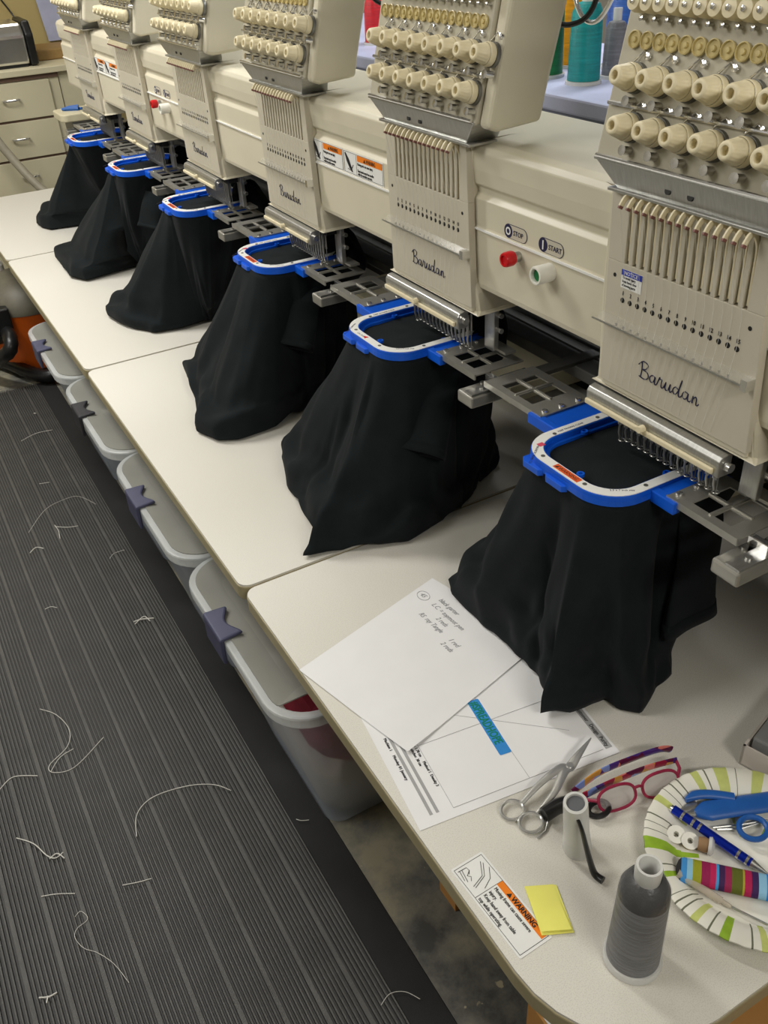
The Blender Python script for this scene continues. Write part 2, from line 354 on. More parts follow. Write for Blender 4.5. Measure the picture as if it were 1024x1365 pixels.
for yy in (-.2, 3.25): MB().box(.62, .98, yy-.03, yy+.03, .70, .755).build('end_bracket', 'dark', mf)
MB().box(.52, .60, -.25, 3.3, .855, .942).build('underside_channel', 'dark', bt)
MB().box(.600, .6195, -.25, 3.3, .765, .785).build('support_rail', 'dsteel', mf)
for k in range(6):
    MB().box(.70, .93, P*k+.74, P*k+1.00, .52, .56).build('bed_cover', 'cab', mf, bevel=.003)
# far end of the beam
MB().cyl((.50, 3.34, 1.06), (.50, 3.42, 1.06), .075, .068, 24).build('end_cap', 'cream', bt)
UX = Vector((0, -1, 0)); UZ = Vector((0, 0, 1))
def face(y, z, h=0): return (BX-.0002-h, y, z)      # point on the beam front
def buttons(off):
    bs = MB(); y = .822+off; z = 1.012
    st = MB().cyl((.388, y, z), (.376, y, z), .0068, .0068, 20).build('stop_button', 'steel', bt); st['label'] = 'red stop button'
    MB().lathe([(.0, .0), (.0090, 0), (.0100, .003), (.0100, .012), (.0088, .0152), (.0064, .0155), (.006, .013), (0, .013)], (.378, y, z), (-1, 0, 0), 24).build('button_cap', 'red', st)
    y2 = .757+off
    sb = MB().lathe([(0, 0), (.0118, 0), (.0120, .0225), (.0110, .0245), (.0088, .0245), (.0083, .0175), (0, .0175)], (.388, y2, z-.003), (-1, 0, 0), 28).build('start_button', 'buttonwhite', bt); sb['label'] = 'white collared start button with a green centre'
    MB().cyl((.3710, y2, z-.003), (.3685, y2, z-.003), .0080, n=24).build('button_cap', 'green', sb)
    for yc, tx in ((.852+off, 'STOP'), (.779+off, 'START')):
        mp = lambda a, b, h, yc=yc: face(yc-a, 1.040+b, h)
        lb = MB().prism(rrect(.0215, 0, .0245, .0092, .009, 6), 0, .0004, mp=mp).build('button_label', 'ink', bt)
        MB().prism(rrect(.0215, 0, .0238, .0085, .0084, 6), .0003, .0007, mp=mp).build('label_field', 'plate', lb)
        MB().prism(rrect(.0062, 0, .0088, .0088, .0087, 6), .0005, .0009, mp=mp).build('symbol_disc', 'ink', lb)
        if tx == 'STOP': MB().ring(rrect(.0062, 0, .0052, .0052, .0051, 6), rrect(.0062, 0, .0032, .0032, .0031, 6), .0009, .0012, mp=mp).build('symbol', 'white', lb)
        else: MB().prism(rrect(.0062, 0, .0011, .0058, .0005, 2), .0009, .0012, mp=mp).build('symbol', 'white', lb)
        text('lettering', tx, face(yc-.0172, 1.040-.0032, .0009), UX, UZ, .0092, 'ink', lb, sx=.95)
buttons(0); buttons(3*P)
def warn(off):
    for y0, wd in ((1.430+off, .115), (1.312+off, .135)):
        mp = lambda a, b, h, y0=y0: face(y0-a, 1.0295+b*.84, h)
        lb = MB().prism([(0, 0), (wd, 0), (wd, .044), (0, .044)], 0, .0005, mp=mp).build('warning_label', 'white', bt)
        lb['label'] = 'white warning label with an orange band'
        pw = wd*.36
        MB().prism([(pw, .030), (wd-.004, .030), (wd-.004, .041), (pw, .041)], .0005, .0008, mp=mp).build('orange_band', 'orange', lb)
        b = MB()
        for a0, a1, b0, b1 in ((.002, wd-.002, .002, .0026), (.002, wd-.002, .0415, .042), (.002, .0026, .002, .042), (wd-.0026, wd-.002, .002, .042), (pw-.004, pw-.0035, .002, .042)):
            b.prism([(a0, b0), (a1, b0), (a1, b1), (a0, b1)], .0005, .0008, mp=mp)
        b.tube([mp(q[0]*pw, q[1], .0008) for q in ((.15, .039), (.35, .026), (.5, .014), (.62, .006))], .003, 6, rad=[.0012, .0032, .0025, .001])
        b.tube([mp(q[0]*pw, q[1], .0008) for q in ((.3, .01), (.5, .008), (.7, .02))], .0006, 4)
        b.build('print', 'inkblack', lb)
        MB().prism([(wd*.52, .0318), (wd*.58, .0318), (wd*.55, .0385)], .0008, .001, mp=mp).build('warning_triangle', 'inkblack', lb)
        text('lettering', 'WARNING', mp(wd*.59, .0318, .0008), UX, UZ, .0088, 'inkblack', lb, sx=.72)
        for i, tx in enumerate(('Moving parts can cause injury.', '', 'Keep hands away from needles', 'while the machine operates.')):
            if tx: text('lettering', tx, mp(pw, .0225-.0062*i, .0006), UX, UZ, .0062, 'inkblack', lb, sx=.62*wd/.12)
warn(0); warn(3*P)

# ------------------------------------------------------------------ sewing heads
X0 = .375
SCRIPT = [[(.10, .92), (.12, .5), (.08, .02)], [(-.08, .72), (.14, 1.0), (.42, .9), (.34, .62), (.13, .52), (.42, .45), (.50, .2), (.32, .0), (.0, .06)],
          [(.86, .40), (.70, .45), (.58, .24), (.66, .03), (.80, .12), (.87, .42), (.86, .1), (.92, .0), (1.0, .12), (1.10, .54), (1.13, .45), (1.23, .45), (1.21, .2), (1.25, .02), (1.34, .06), (1.46, .45), (1.43, .15), (1.50, .0), (1.60, .08), (1.69, .45), (1.67, .15), (1.73, .0), (1.80, .12)],
          [(2.10, .38), (1.96, .45), (1.84, .24), (1.92, .03), (2.05, .12), (2.18, .55), (2.24, .98), (2.16, .5), (2.15, .08), (2.23, 0), (2.32, .14)],
          [(2.62, .40), (2.46, .45), (2.34, .24), (2.42, .03), (2.56, .12), (2.63, .42), (2.62, .1), (2.70, 0), (2.80, .14), (2.86, .43), (2.86, .02)], [(2.86, .22), (2.98, .44), (3.05, .34), (3.05, .06), (3.11, 0), (3.2, .14)]]
NS = 15
def sy(i): return .612-.0118*i            # slot / lever / hole columns
def ny(i): return .628-.0112*i            # needles
def pnl(y, z, h=0):                       # point on the reclined tension panel, h out of it
    c = math.cos(math.atan(.22)); s_ = math.sin(math.atan(.22)); return Vector((.36+.22*(z-1.17)-h*c, y, z+h*s_))
PN = (pnl(0, 1.2, 1)-pnl(0, 1.2)).normalized()
def make_head():
    h = thing('sewing_head', (X0, .53, .90), '', 'sewing head', 'sewing heads along the machine')
    # slotted cover plate
    b = MB(); mp = lambda u, v, hh: (X0+hh, u, v)
    yl = lambda z: lerp(.6365, .644, (z-.91)/.23); yr = lambda z: lerp(.412, .428, (z-.91)/.23)
    zs = 1.061; b.prism([(yr(.914), .914), (yl(.914), .914), (yl(zs), zs), (yr(zs), zs)], 0, .011, mp=mp)
    b.prism([(sy(0)+.0030, zs), (yl(zs), zs), (yl(1.14), 1.14), (sy(0)+.0030, 1.14)], 0, .011, mp=mp)
    b.prism([(yr(zs), zs), (sy(14)-.0030, zs), (sy(14)-.0030, 1.14), (yr(1.14), 1.14)], 0, .011, mp=mp)
    for i in range(NS-1): b.prism([(sy(i+1)+.0030, zs), (sy(i)-.0030, zs), (sy(i)-.0030, 1.13), (sy(i+1)+.0030, 1.13)], 0, .011, mp=mp)
    fp = b.build('front_plate', 'plate', h, bevel=.0008)
    for i in range(NS): MB().cyl((X0-.0003, sy(i), 1.0195), (X0+.004, sy(i), 1.0195), .0031, n=12).build('thread_hole', 'black', fp)
    for yy, zz in ((.628, 1.045), (.436, 1.045)): MB().cyl((X0-.0003, yy, zz), (X0+.004, yy, zz), .0024, n=10).build('screw_hole', 'black', fp)
    for i in range(NS): text('number', str(i+1), (X0-.0003, sy(i), 1.0255), UX, UZ, .0068, 'inkblack', fp, align='CENTER', sx=.85)
    b = MB()
    for st in SCRIPT:
        pts = crom([(X0-.0004, .573-x*.0285, .940+y*.0205) for x, y in st], 4); b.tube(pts, .00068, 5)
    b.build('script_logo', 'ink', fp)
    MB().box(X0+.0105, X0+.03, .43, .625, 1.03, 1.14).build('slot_cavity', 'black', h)
    # cover behind the plate, thicker to the rear and below
    side = MB(); prs = [(.4045, .650, .905, 0), (.410, .650, .935, 0), (.4215, .652, .97, 0), (.4245, .655, 1.02, 0), (.426, .656, 1.14, 0)]; vs_c = []
    for ya, yb, zc, _ in prs: vs_c += [(X0+.007, ya, zc), (X0+.007, yb, zc), (.46, yb, zc), (.46, ya, zc)]
    side.add(vs_c, [(4*q+a_, 4*q+(a_+1) % 4, 4*q+4+(a_+1) % 4, 4*q+4+a_) for q in range(4) for a_ in range(4)][::-1]+[(3, 2, 1, 0), (16, 17, 18, 19)])
    side.f = [tuple(reversed(f)) for f in side.f[:16]]+side.f[16:]
    side.build('side_cover', 'cream', h, bevel=.004, seg=3)
    MB().box(X0+.002, X0+.03, .414, .636, .9075, .9155).build('plate_lip', 'cream', h, bevel=.0015)
    # take-up levers
    for i in range(NS):
        y = sy(i); b = MB(); pa = [(X0+.006, y, 1.064), (X0+.005, y, 1.11), (X0+.003, y, 1.125), (X0-.004, y, 1.1355), (X0-.011, y, 1.1345), (X0-.0165, y, 1.127)]
        b.tube(crom(pa, 4), 1, 6, rad=[(.0021, .0034)]*len(crom(pa, 4)), flat=(0, 1, 0))
        b.tube([(X0-.0162, y, 1.1275), (X0-.0176, y, 1.1250)], 1, 6, mi=1, rad=[(.0022, .0034)]*2, flat=(0, 1, 0))
        b.build('take_up_lever', ['knob', 'brownred'], h)
    # clear guide rail over the plate
    g = MB().prism([(X0-.0005, .990), (X0-.0005, .9985), (X0-.0025, .9985), (X0-.0085, .9915), (X0-.0080, .9895)], .422, .642, mp=lambda u, v, hh: (u, hh, v)).build('thread_guide_rail', 'clear', h)
    b = MB()
    for i in range(NS): b.cyl((X0-.006, sy(i), .9905), (X0-.006, sy(i), .9935), .0014, n=8)
    b.box(X0-.0095, X0-.0080, .420, .650, .9885, .9905); b.build('rail_edge', 'steel', g)
    MB().box(X0-.012, X0, .418, .426, .986, .998).build('rail_bracket', 'chrome', h)
    b = MB()
    for i in range(NS):
        b.tube([(X0-.0165, sy(i), 1.125), (X0-.0015, sy(i), 1.05), (X0-.0012, sy(i), 1.02), (X0-.006, sy(i), .993), (X0-.001, lerp(sy(i), ny(i), .6), .918)], .0002, 4)
    b.build('threads', 'threadwhite', h)
    # needle bars, bar cover and feet
    b = MB()
    for i in range(NS): b.cyl((.392, ny(i)-.004, .873), (.392, ny(i)-.004, .9085), .0024, n=8)
    b.box(.404, .43, .44, .645, .885, .905); b.build('needle_bars', 'blackp', h)
    cv = MB().prism([(.366, .876), (.3655, .895), (.369, .9005), (.377, .9025), (.384, .9005), (.384, .876)], .434, .648, mp=lambda u, v, hh: (u, hh, v)).build('needle_bar_cover', 'steel', h, bevel=.0012)
    rl = MB().box(.3615, .3658, .440, .646, .8795, .8865).build('ivory_rail', 'knob', h, bevel=.0015)
    MB().cyl((.3625, .545, .8885), (.355, .545, .8885), .0048, .004, 14).build('rail_knob', 'knob', rl)
    for i in range(NS):
        y = ny(i); b = MB(); x = .415; lift = -.010 if i else -.0145
        b.cyl((x, y, .850), (x, y, .885), .0021, n=8); b.cyl((x, y, .828+lift), (x, y, .852), .0007, .0008, n=6)
        b.tube([(x-.004, y+.002, .875), (x-.0048, y+.002, .846+lift), (x-.003, y+.001, .834+lift)], .0012, 6)
        b.tube([(x+.0040*math.cos(q), y+.0040*math.sin(q), .8315+lift) for q in [2*PI*j/10 for j in range(10)]], .0009, 5, closed=True)
        b.box(.4075, .4090, y-.0030, y+.0030, .842, .878); b.tube([(x-.0065, y, .875), (x-.0070, y, .846+lift), (x-.004, y, .836+lift)], .0015, 6)
        b.build('needle_foot', 'foot', h)
    bk = MB().box(.425, .434, .425, .450, .83, .905).build('foot_bracket', 'steel', h, bevel=.001)
    b = MB()
    for zz in (.862, .886): b.cyl((.434, .4245, zz), (.434, .418, zz), .004, n=12)
    b.build('bracket_screws', 'chrome', bk)
    MB().box(.432, .452, .405, .452, .828, .832).build('thread_trimmer', 'alu', h)
    MB().cyl((.376, .4335, .889), (.376, .4265, .889), .0055, n=14).build('cover_screw', 'chrome', h)
    # tension unit: reclined panel, cheek cover, knobs
    q = [pnl(0, 1.168), pnl(0, 1.46)]
    MB().prism([(q[0].x, 1.168), (q[0].x+.075, 1.165), (q[1].x+.09, 1.46), (q[1].x, 1.46)], .385, .659, mp=lambda u, v, hh: (u, hh, v)).build('tension_panel', 'panel', h, bevel=.003)
    MB().prism([(q[0].x+.004, 1.166), (q[0].x+.02, 1.160), (.447, 1.164), (.455, 1.20), (q[1].x+.10, 1.46), (q[1].x+.004, 1.46)], .362, .384, mp=lambda u, v, hh: (u, hh, v)).build('cheek_cover', 'cream', h, bevel=.006, seg=3)
    def wedge(t0, t1, z0, z1, y0, y1, yy0, yy1, d):
        return [(t0, y0, z0), (t0, y1, z0), (t1, yy1, z1), (t1, yy0, z1), (t0+d, y0, z0), (t0+d, y1, z0), (t1+d, yy1, z1), (t1+d, yy0, z1)]
    HX = [(0, 1, 2, 3), (7, 6, 5, 4), (4, 5, 1, 0), (3, 2, 6, 7), (1, 5, 6, 2), (4, 0, 3, 7)]
    ap = MB().add(wedge(.368, .3585, 1.141, 1.1685, .416, .630, .388, .657, .05), HX); ap.box(.3575, .41, .386, .659, 1.1675, 1.1705); ap.box(.364, .41, .405, .641, 1.1375, 1.1412)
    ap.build('chrome_apron', 'steel', h, bevel=.0008)
    b = MB()
    for yy in (.553, .523): b.cyl((.3630, yy, 1.1545), (.37, yy, 1.1525), .0042, n=14)
    b.build('apron_holes', 'black', h)
    b = MB()
    for zz in (1.172, 1.222): b.tube([pnl(.655, zz, .003), pnl(.39, zz, .003)], .0022, 8)
    b.build('chrome_edging', 'chrome', h)
    rows = [(1.2035, .614, 7), (1.247, .626, 8)]
    for z, y0, n in rows:
        for j in range(n):
            y = y0-.0365*j; o = pnl(y, z)
            k = MB().lathe([(0, .005), (.0126, .005), (.0132, .0055), (.0136, .007), (.0136, .012), (.0132, .0135), (.0126, .0140)], o, PN, 24)
            k.lathe([(.0122, .0140), (.0122, .0165), (.0118, .017), (.0116, .0172), (.0090, .0285), (.0086, .0300), (.0074, .0312), (.0060, .0315), (.0046, .0312), (.0042, .030), (.0040, .024), (0, .024)], o, PN, 48, wob=lambda a, kk: .035*math.copysign(1, math.cos(a*16)) if 2 < kk < 5 else 0)
            k.build('tension_knob', 'knob', h)
    for z, y0, n in rows:
        for j in range(n):
            y = y0-.0365*j; MB().lathe([(0, 0), (.0146, 0), (.0146, .005), (0, .005)], pnl(y, z), PN, 20).build('tension_disc', 'dsteel', h)
            o = pnl(y-.003, z-.021); MB().lathe([(.0045, 0), (.0042, .010), (.0052, .012), (0, .0125)], o, PN, 12).build('chrome_post', 'chrome', h)
            o = pnl(y-.010, z+.020); c = MB().lathe([(.0035, 0), (.0035, .004), (0, .005)], o, PN, 10); c.tube([pnl(y-.014, z+.019, .0012), pnl(y-.003, z+.024, .0015), pnl(y+.006, z+.014, .004)], .0011, 6); c.build('thread_clip', 'chrome', h)
    for j in range(NS):
        y = .640-.0171*j
        MB().lathe([(0, .0005), (.0082, .0005), (.0084, .0035), (.0074, .004), (.0068, .0018), (.003, .0018), (.0025, .004), (0, .0042)], pnl(y, 1.280), PN, 16).build('amber_thread_guide', 'disc', h)
        k = MB().lathe([(0, 0), (.0092, 0), (.0095, .010), (.0080, .016), (0, .017)], pnl(y, 1.311), PN, 18); k.lathe([(.0026, .016), (.0026, .0185), (0, .0195)], pnl(y, 1.311), PN, 10, mi=1)
        k.build('check_roller', ['knob', 'chrome'], h)
    b = MB()
    for j in range(NS): b.lathe([(.002, 0), (.002, .007), (.0028, .008), (0, .009)], pnl(.633-.0171*j, 1.298), PN, 8)
    b.build('guide_pins', 'chrome', h)
    for z in (1.345, 1.39, 1.43):
        b = MB()
        for j in range(8 if z < 1.42 else 15):
            y = (.635-.0365*j) if z < 1.42 else .640-.0171*j
            b.lathe([(0, .003), (.0095 if z > 1.42 else .0145, .003), (.009 if z > 1.42 else .012, .02), (.006, .034 if z < 1.42 else .022), (0, .034 if z < 1.42 else .022)], pnl(y, z), PN, 14)
        b.build('upper_knob_row', 'knob', h)
    return h
h0 = make_head()
h0['label'] = 'nearest sewing head, largest and cut by the right edge, with a blue NOTICE sticker'
HL = ['second sewing head from the camera, just left of the large red and white buttons',
      'third sewing head from the camera, left of the larger pair of orange warning labels',
      'fourth sewing head from the camera, right of the smaller red and white buttons',
      'fifth sewing head from the camera, just left of the smaller red and white buttons',
      'farthest sewing head, smallest and beside the beige end plate']
heads = [h0]
for k in range(5): heads.append(dup(h0, (0, P*(k+1), 0), HL[k], 'sewing heads along the machine'))
# NOTICE sticker on the nearest head only
def notice():
    fp = [c for c in h0.children if c.name.startswith('front_plate')][0]
    mp = lambda a, b, hh: (X0-.0001-hh, .617-a, 1.034+b)
    n = MB().prism([(0, 0), (.032, 0), (.032, .021), (0, .021)], 0, .0004, mp=mp).build('notice_sticker', 'white', h0); n['label'] = 'white notice sticker with a blue band'
    MB().prism([(0, .0145), (.032, .0145), (.032, .021), (0, .021)], .0004, .0007, mp=mp).build('blue_band', 'noticeblue', n)
    text('lettering', 'NOTICE', mp(.0045, .0158, .0007), UX, UZ, .0058, 'white', n)
    for i, tx in enumerate(('To avoid injury', 'keep hands clear', 'of moving parts')): text('lettering', tx, mp(.002, .0108-.0043*i, .0004), UX, UZ, .0042, 'inkblack', n, sx=.8)
notice()

# ------------------------------------------------------------------ hoop drive frame
df = thing('hoop_drive_frame', (.6, 1.7, .78), 'dark steel hoop drive rail with clamp arms below the sewing heads', 'machine frame')
MB().box(.545, .585, -.2, 3.45, .772, .792).build('drive_rail', 'dsteel', df, bevel=.002)
for k in range(7):
    y = .387+P*k
    MB().box(.385, .60, y-.012, y+.012, .790, .797).build('clamp_arm', 'dsteel', df, bevel=.001)
    b = MB().box(.345, .405, y-.019, y+.019, .778, .797); bl = b.build('clamp_block', 'alu', df, bevel=.003)
    b = MB().box(.347, .400, y-.017, y+.002, .7975, .8005); b.cyl((.372, y-.007, .8005), (.372, y-.007, .803), .004, n=12); b.cyl((.385, y+.010, .797), (.385, y+.010, .801), .004, n=12); b.build('clamp_lever', 'steel', bl)
    b = MB().box(.392, .400, y-.014, y+.014, .797, .812); b.box(.41, .46, y-.005, y+.005, .797, .806); b.build('spring_clip', 'chrome', df, bevel=.001)

# ------------------------------------------------------------------ hoops
HZ = .816
HCX, HCY = .402, .612
def make_hoop():
    t = thing('embroidery_hoop', (HCX, HCY, .80), '', 'embroidery hoop', 'blue hoops under the sewing heads')
    o = rrect(HCX, HCY, .104, .089, .052, 10); i1 = rrect(HCX, HCY, .0875, .0725, .040, 10); i2 = rrect(HCX, HCY, .082, .067, .036, 10)
    MB().ring(o, i1, .803, HZ).build('frame', 'blue', t, bevel=.0015)
    MB().ring(rrect(HCX, HCY, .0875, .0725, .040, 10), i2, .7995, .8085).build('lower_ring', 'blue', t, bevel=.001)
    so = rrect(HCX, HCY, .1030, .0880, .0515, 10); si = rrect(HCX, HCY, .0895, .0745, .041, 10)
    ls = MB().ring(so, si, HZ-.0002, HZ+.0007).build('label_strip', 'white', t)
    MB().ring(rrect(HCX, HCY, .1045, .0895, .0525, 10), rrect(HCX, HCY, .1036, .0886, .0515, 10), .802, HZ-.006).build('outer_skirt', 'blue', t)
    for yy in (HCY+.050, HCY+.004):
        MB().prism([(.292, yy-.018), (.302, yy-.024), (.310, yy-.024), (.310, yy+.020), (.298, yy+.020), (.292, yy+.012)], .797, .806).build('grip_lug', 'blue', t, bevel=.001)
    for a, c in ((HCX-.005, HCY+.0725), (HCX-.083, HCY-.012), (HCX+.01, HCY-.0725)):
        MB().lathe([(.005, 0), (.005, .004), (.0028, .004), (.0028, .001)], (lerp(a, HCX, .06), lerp(c, HCY, .06), .8085), n=14).build('locating_ring', 'blue', t)
    for s_ in (1, -1):
        y0, y1 = (HCY+.083, HCY+.146) if s_ > 0 else (HCY-.120, HCY-.083)
        xa, xb = (.366, .468) if s_ > 0 else (.366, .468)
        b = MB().box(xa+.006, xb, y0, y1, .803, .812); b.box(xa, xa+.012, y0-(0 if s_ > 0 else .006), y1+(.004 if s_ > 0 else 0), .798, .814); b.build('side_tab', 'blue', t, bevel=.0015)
        # metal bracket with four windows
        ya, yb = (HCY+.128, .874) if s_ > 0 else (.398, HCY-.108)
        wy = yb-ya; b = MB(); x0, x1 = .372, .462; z0, z1 = .8125, .8145
        c0, c1, ww = (.27, .57, .24) if s_ > 0 else (.20, .50, .24)
        ys = [ya, ya+wy*c0, ya+wy*(c0+ww), ya+wy*c1, ya+wy*(c1+ww), yb]; xs = [x0, x0+.013, x0+.040, x0+.047, x0+.074, x1]
        for i in range(5):
            for j in range(5):
                if i in (1, 3) and j in (1, 3): continue
                b.box(xs[i], xs[i+1], ys[j], ys[j+1], z0, z1)
        xm = (xs[2]+xs[3])/2; ym = (ys[2]+ys[3])/2
        b.box(xm-.0016, xm+.0016, ys[1]-.003, ys[4]+.003, z1, z1+.0018); b.box(xs[1]-.003, xs[4]+.003, ym-.0016, ym+.0016, z1, z1+.0018)
        b.box(x0-.001, x0+.0015, ya, yb, z0-.006, z1+.0012)
        pl = b.build('bracket_plate', 'alu', t); b = MB()
        for xx in (.386, .415, .445):
            yy = HCY+.1375 if s_ > 0 else HCY-.114
            b.lathe([(.0045, 0), (.004, .0022), (0, .003)], (xx, yy, z1), n=12)
        b.build('rivets', 'chrome', pl)
    b = MB()
    for xx, yy in ((.355, HCY+.078), (.3075, HCY+.042), (.3075, HCY-.038), (.365, HCY-.0805), (.43, HCY+.0805)): b.cyl((xx, yy, HZ+.0006), (xx, yy, HZ+.0013), .0028, n=10)
    b.build('strip_rivets', 'dsteel', ls)
    u = Vector((0, -1, 0)); v = Vector((1, 0, 0))
    for tx, ox, oy, uu, vv in (('MAGNETIC FRAME 7.25', .318, HCY+.067, (-.75, -.6, 0), (.6, -.75, 0)), ('KEEP FINGERS CLEAR', .362, HCY+.0785, (1, .0, 0), (0, 1, 0)), ('5.5 x 7 inch size', .322, HCY-.066, (.72, -.5, 0), (.5, .72, 0))):
        text('lettering', tx, (ox, oy, HZ+.0008), uu, vv, .0045, 'ink', ls, ext=.0001)
    return t, ls
hp, strip0 = make_hoop()
HN = ['blue embroidery hoop under the nearest sewing head, its orange WARNING patch largest', 'blue embroidery hoop second from the camera, with a small red triangle and no orange patch', 'blue embroidery hoop third from the camera, below the third sewing head',
      'blue embroidery hoop fourth from the camera, small, under the fourth head', 'blue embroidery hoop fifth from the camera, left of the fifth head', 'farthest blue embroidery hoop, beside the beige end plate']
hoops = [hp]; hp['label'] = HN[0]
for k in range(1, 6): hoops.append(dup(hp, (0, P*k, 0), HN[k], 'blue hoops under the sewing heads'))
for k, t in enumerate(hoops):
    st = [c for c in t.children if c.name.startswith('label_strip')][0]; y = HCY+P*k
    if k == 1:
        MB().prism([(.3015, y+.002), (.3095, y+.002), (.3055, y+.011)], HZ+.0007, HZ+.0011).build('warning_triangle', 'red', t)
        text('lettering', 'CAUTION', (.3025, y+.030, HZ+.0007), (0, -1, 0), (1, 0, 0), .0052, 'ink', t, ext=.0001)
    else:
        w_ = MB().box(.3018, .3112, y-.030, y+.016, HZ+.0006, HZ+.0010).build('warning_patch', 'orangedk', t); w_['label'] = 'orange warning patch'
        text('lettering', 'WARNING', (.3038, y+.008, HZ+.0010), (0, -1, 0), (1, 0, 0), .0075, 'inkblack', w_, ext=.0001, sx=.95)
        MB().prism([(.3038, y+.0095), (.3092, y+.0095), (.3038, y+.0145)], HZ+.001, HZ+.0012).build('warning_triangle', 'inkblack', w_)
        MB().box(.319, .328, y+.062, y+.070, HZ+.0006, HZ+.0009).build('red_mark', 'pink', t)

# ------------------------------------------------------------------ black shirts draped from the hoops
def nz(a, ph): return math.sin(a*3+ph)*.5+math.sin(a*5.3+ph*2.1)*.3+math.sin(a*9.1+ph*.7)*.2
def shirt(k, pts, label, knee=.8, tail=.25, seed=1, folds=7, amp=.014, hump=.05, back=None, kz=.06, sleeve=None, prow=None):
    yc = HCY+P*k; cx = HCX; r = random.Random(seed); t = thing('black_t_shirt', (cx, yc, TZ), label, 't-shirt', 'black shirts held in the hoops')
    back = back or [(.55, yc-.035), (.565, yc), (.565, yc+.05), (.54, yc+.14)]
    poly = list(pts)+[b for b in back]
    ang = []; 
    for x, y in poly: ang.append(math.atan2(y-yc, x-cx))
    # unwrap so that angles increase
    un = [ang[0]]
    for a in ang[1:]:
        while a < un[-1]-1.2: a += 2*PI
        while a > un[-1]+2*PI-1.2: a -= 2*PI
        un.append(max(a, un[-1]+.012))
    NA, NV = 220, 40
    top = rrect(cx, yc, .1025, .0875, .052, 12)
    def topr(a):
        dx, dy = math.cos(a), math.sin(a); best = 9
        for i in range(len(top)):
            (x1, y1), (x2, y2) = top[i], top[(i+1) % len(top)]; x1 -= cx; x2 -= cx; y1 -= yc; y2 -= yc; den = dx*(y2-y1)-dy*(x2-x1)
            if abs(den) < 1e-12: continue
            tt = (x1*(y2-y1)-y1*(x2-x1))/den; s_ = (x1*dy-y1*dx)/den
            if tt > 0 and -1e-9 <= s_ <= 1+1e-9: best = min(best, tt)
        return best
    def bot(a):
        while a < un[0]: a += 2*PI
        while a >= un[0]+2*PI: a -= 2*PI
        U = un+[un[0]+2*PI]; Q = poly+[poly[0]]
        for i in range(len(U)-1):
            if U[i] <= a <= U[i+1]:
                f = (a-U[i])/(U[i+1]-U[i]); f2 = f; return (lerp(Q[i][0], Q[i+1][0], f2), lerp(Q[i][1], Q[i+1][1], f2))
        return Q[-1]
    F = [(r.uniform(-PI, PI), r.uniform(.07, .16), r.uniform(.7, 1.4), r.choice((1, 1, -1)), r.uniform(-.25, .25), 0) for _ in range(folds+3)]
    F += [(r.uniform(PI*.55, PI*1.45), r.uniform(.04, .09), r.uniform(.5, 1.0), r.choice((1, -1)), r.uniform(-.5, .5), r.uniform(.25, .6)) for _ in range(8)]
    ph = r.uniform(0, 6)
    vs = []
    for i in range(NA):
        a = un[0]+2*PI*i/NA; rr = topr(a); tx, ty = cx+rr*math.cos(a), yc+rr*math.sin(a); bx, by = bot(a)
        nx, nyy = math.cos(a), math.sin(a); isback = max(0, math.cos(a))
        for j in range(NV+1):
            v = j/NV
            if v < knee: s_ = (v/knee)*(1-tail); zz = lerp(.802, TZ+kz, (v/knee)**.92)
            else:
                q = (v-knee)/(1-knee); s_ = (1-tail)+tail*math.sin(q*PI/2); zz = lerp(TZ+kz, TZ+.006, q)
            x, y = lerp(tx, bx, s_), lerp(ty, by, s_); d = 0
            for fa, fw, fs, sg, dr, v0 in F:
                da = (a-fa-dr*v+PI) % (2*PI)-PI
                g = 1 if v0 == 0 else max(0, min(1, (v-v0)/.25))
                d += sg*fs*g*math.exp(-math.sqrt((da/fw)**2+.04))*1.2
            env = min(1, v*2.6)*(1-.75*max(0, (v-.72)/.28))
            d = amp*env*(d+.5*nz(a*2.2+v*1.2, ph))
            wr = .009*math.sin(v*19+nz(a, ph+1)*5)*max(0, min(1, (v-.55)/.2))*(1-max(0, (v-.9)/.1))
            x += nx*(d+wr*.5); y += nyy*(d+wr*.5)
            zz += wr*(.8 if v > .6 else .2)
            if v > .9: zz += .010*max(0, nz(a*2.6, ph+2))*(v-.9)/.1
            if hump and isback > .35: zz += hump*min(1, (isback-.35)/.3)*math.exp(-((v-.10)/.13)**2)
            zz = max(zz, TZ+.004)
            vs.append((x, y, zz))
    n = NV+1; b = MB(); fs = [(i*n+j, i*n+j+1, ((i+1) % NA)*n+j+1, ((i+1) % NA)*n+j) for i in range(NA) for j in range(NV)]
    b.add(vs, fs, 0, True)
    # taut cloth inside the hoop
    capn = NA; o = len(b.v); cap = []
    for ring, zz in ((1, .802), (.82, .803), (.72, .8035), (.35, .8035)):
        for i in range(NA): a = un[0]+2*PI*i/NA; rr = topr(a)*ring; cap.append((cx+rr*math.cos(a), yc+rr*math.sin(a), zz+.0006*math.sin(a*5+ring*9)))
    cap.append((cx, yc, .8035)); f2 = [(q*NA+i, (q*NA+(i+1) % NA), ((q+1)*NA+(i+1) % NA), (q+1)*NA+i) for q in range(3) for i in range(NA)]+[(3*NA+i, 3*NA+(i+1) % NA, 4*NA) for i in range(NA)]
    b.add(cap, [tuple(reversed(f)) for f in f2], 0, True)
    lv = []; NLa, NLo = 14, 28                    # the cloth bunched up behind the needles
    for q in range(NLa+1):
        la = -PI/2+PI*q/NLa
        for p_ in range(NLo):
            lo = 2*PI*p_/NLo; m_ = 1+.10*math.sin(lo*3+la*2+ph)+.06*math.sin(lo*5-la*4)
            lv.append((.494+.042*m_*math.cos(la)*math.cos(lo), yc-.045+.064*m_*math.cos(la)*math.sin(lo), .795+.052*m_*math.sin(la)))
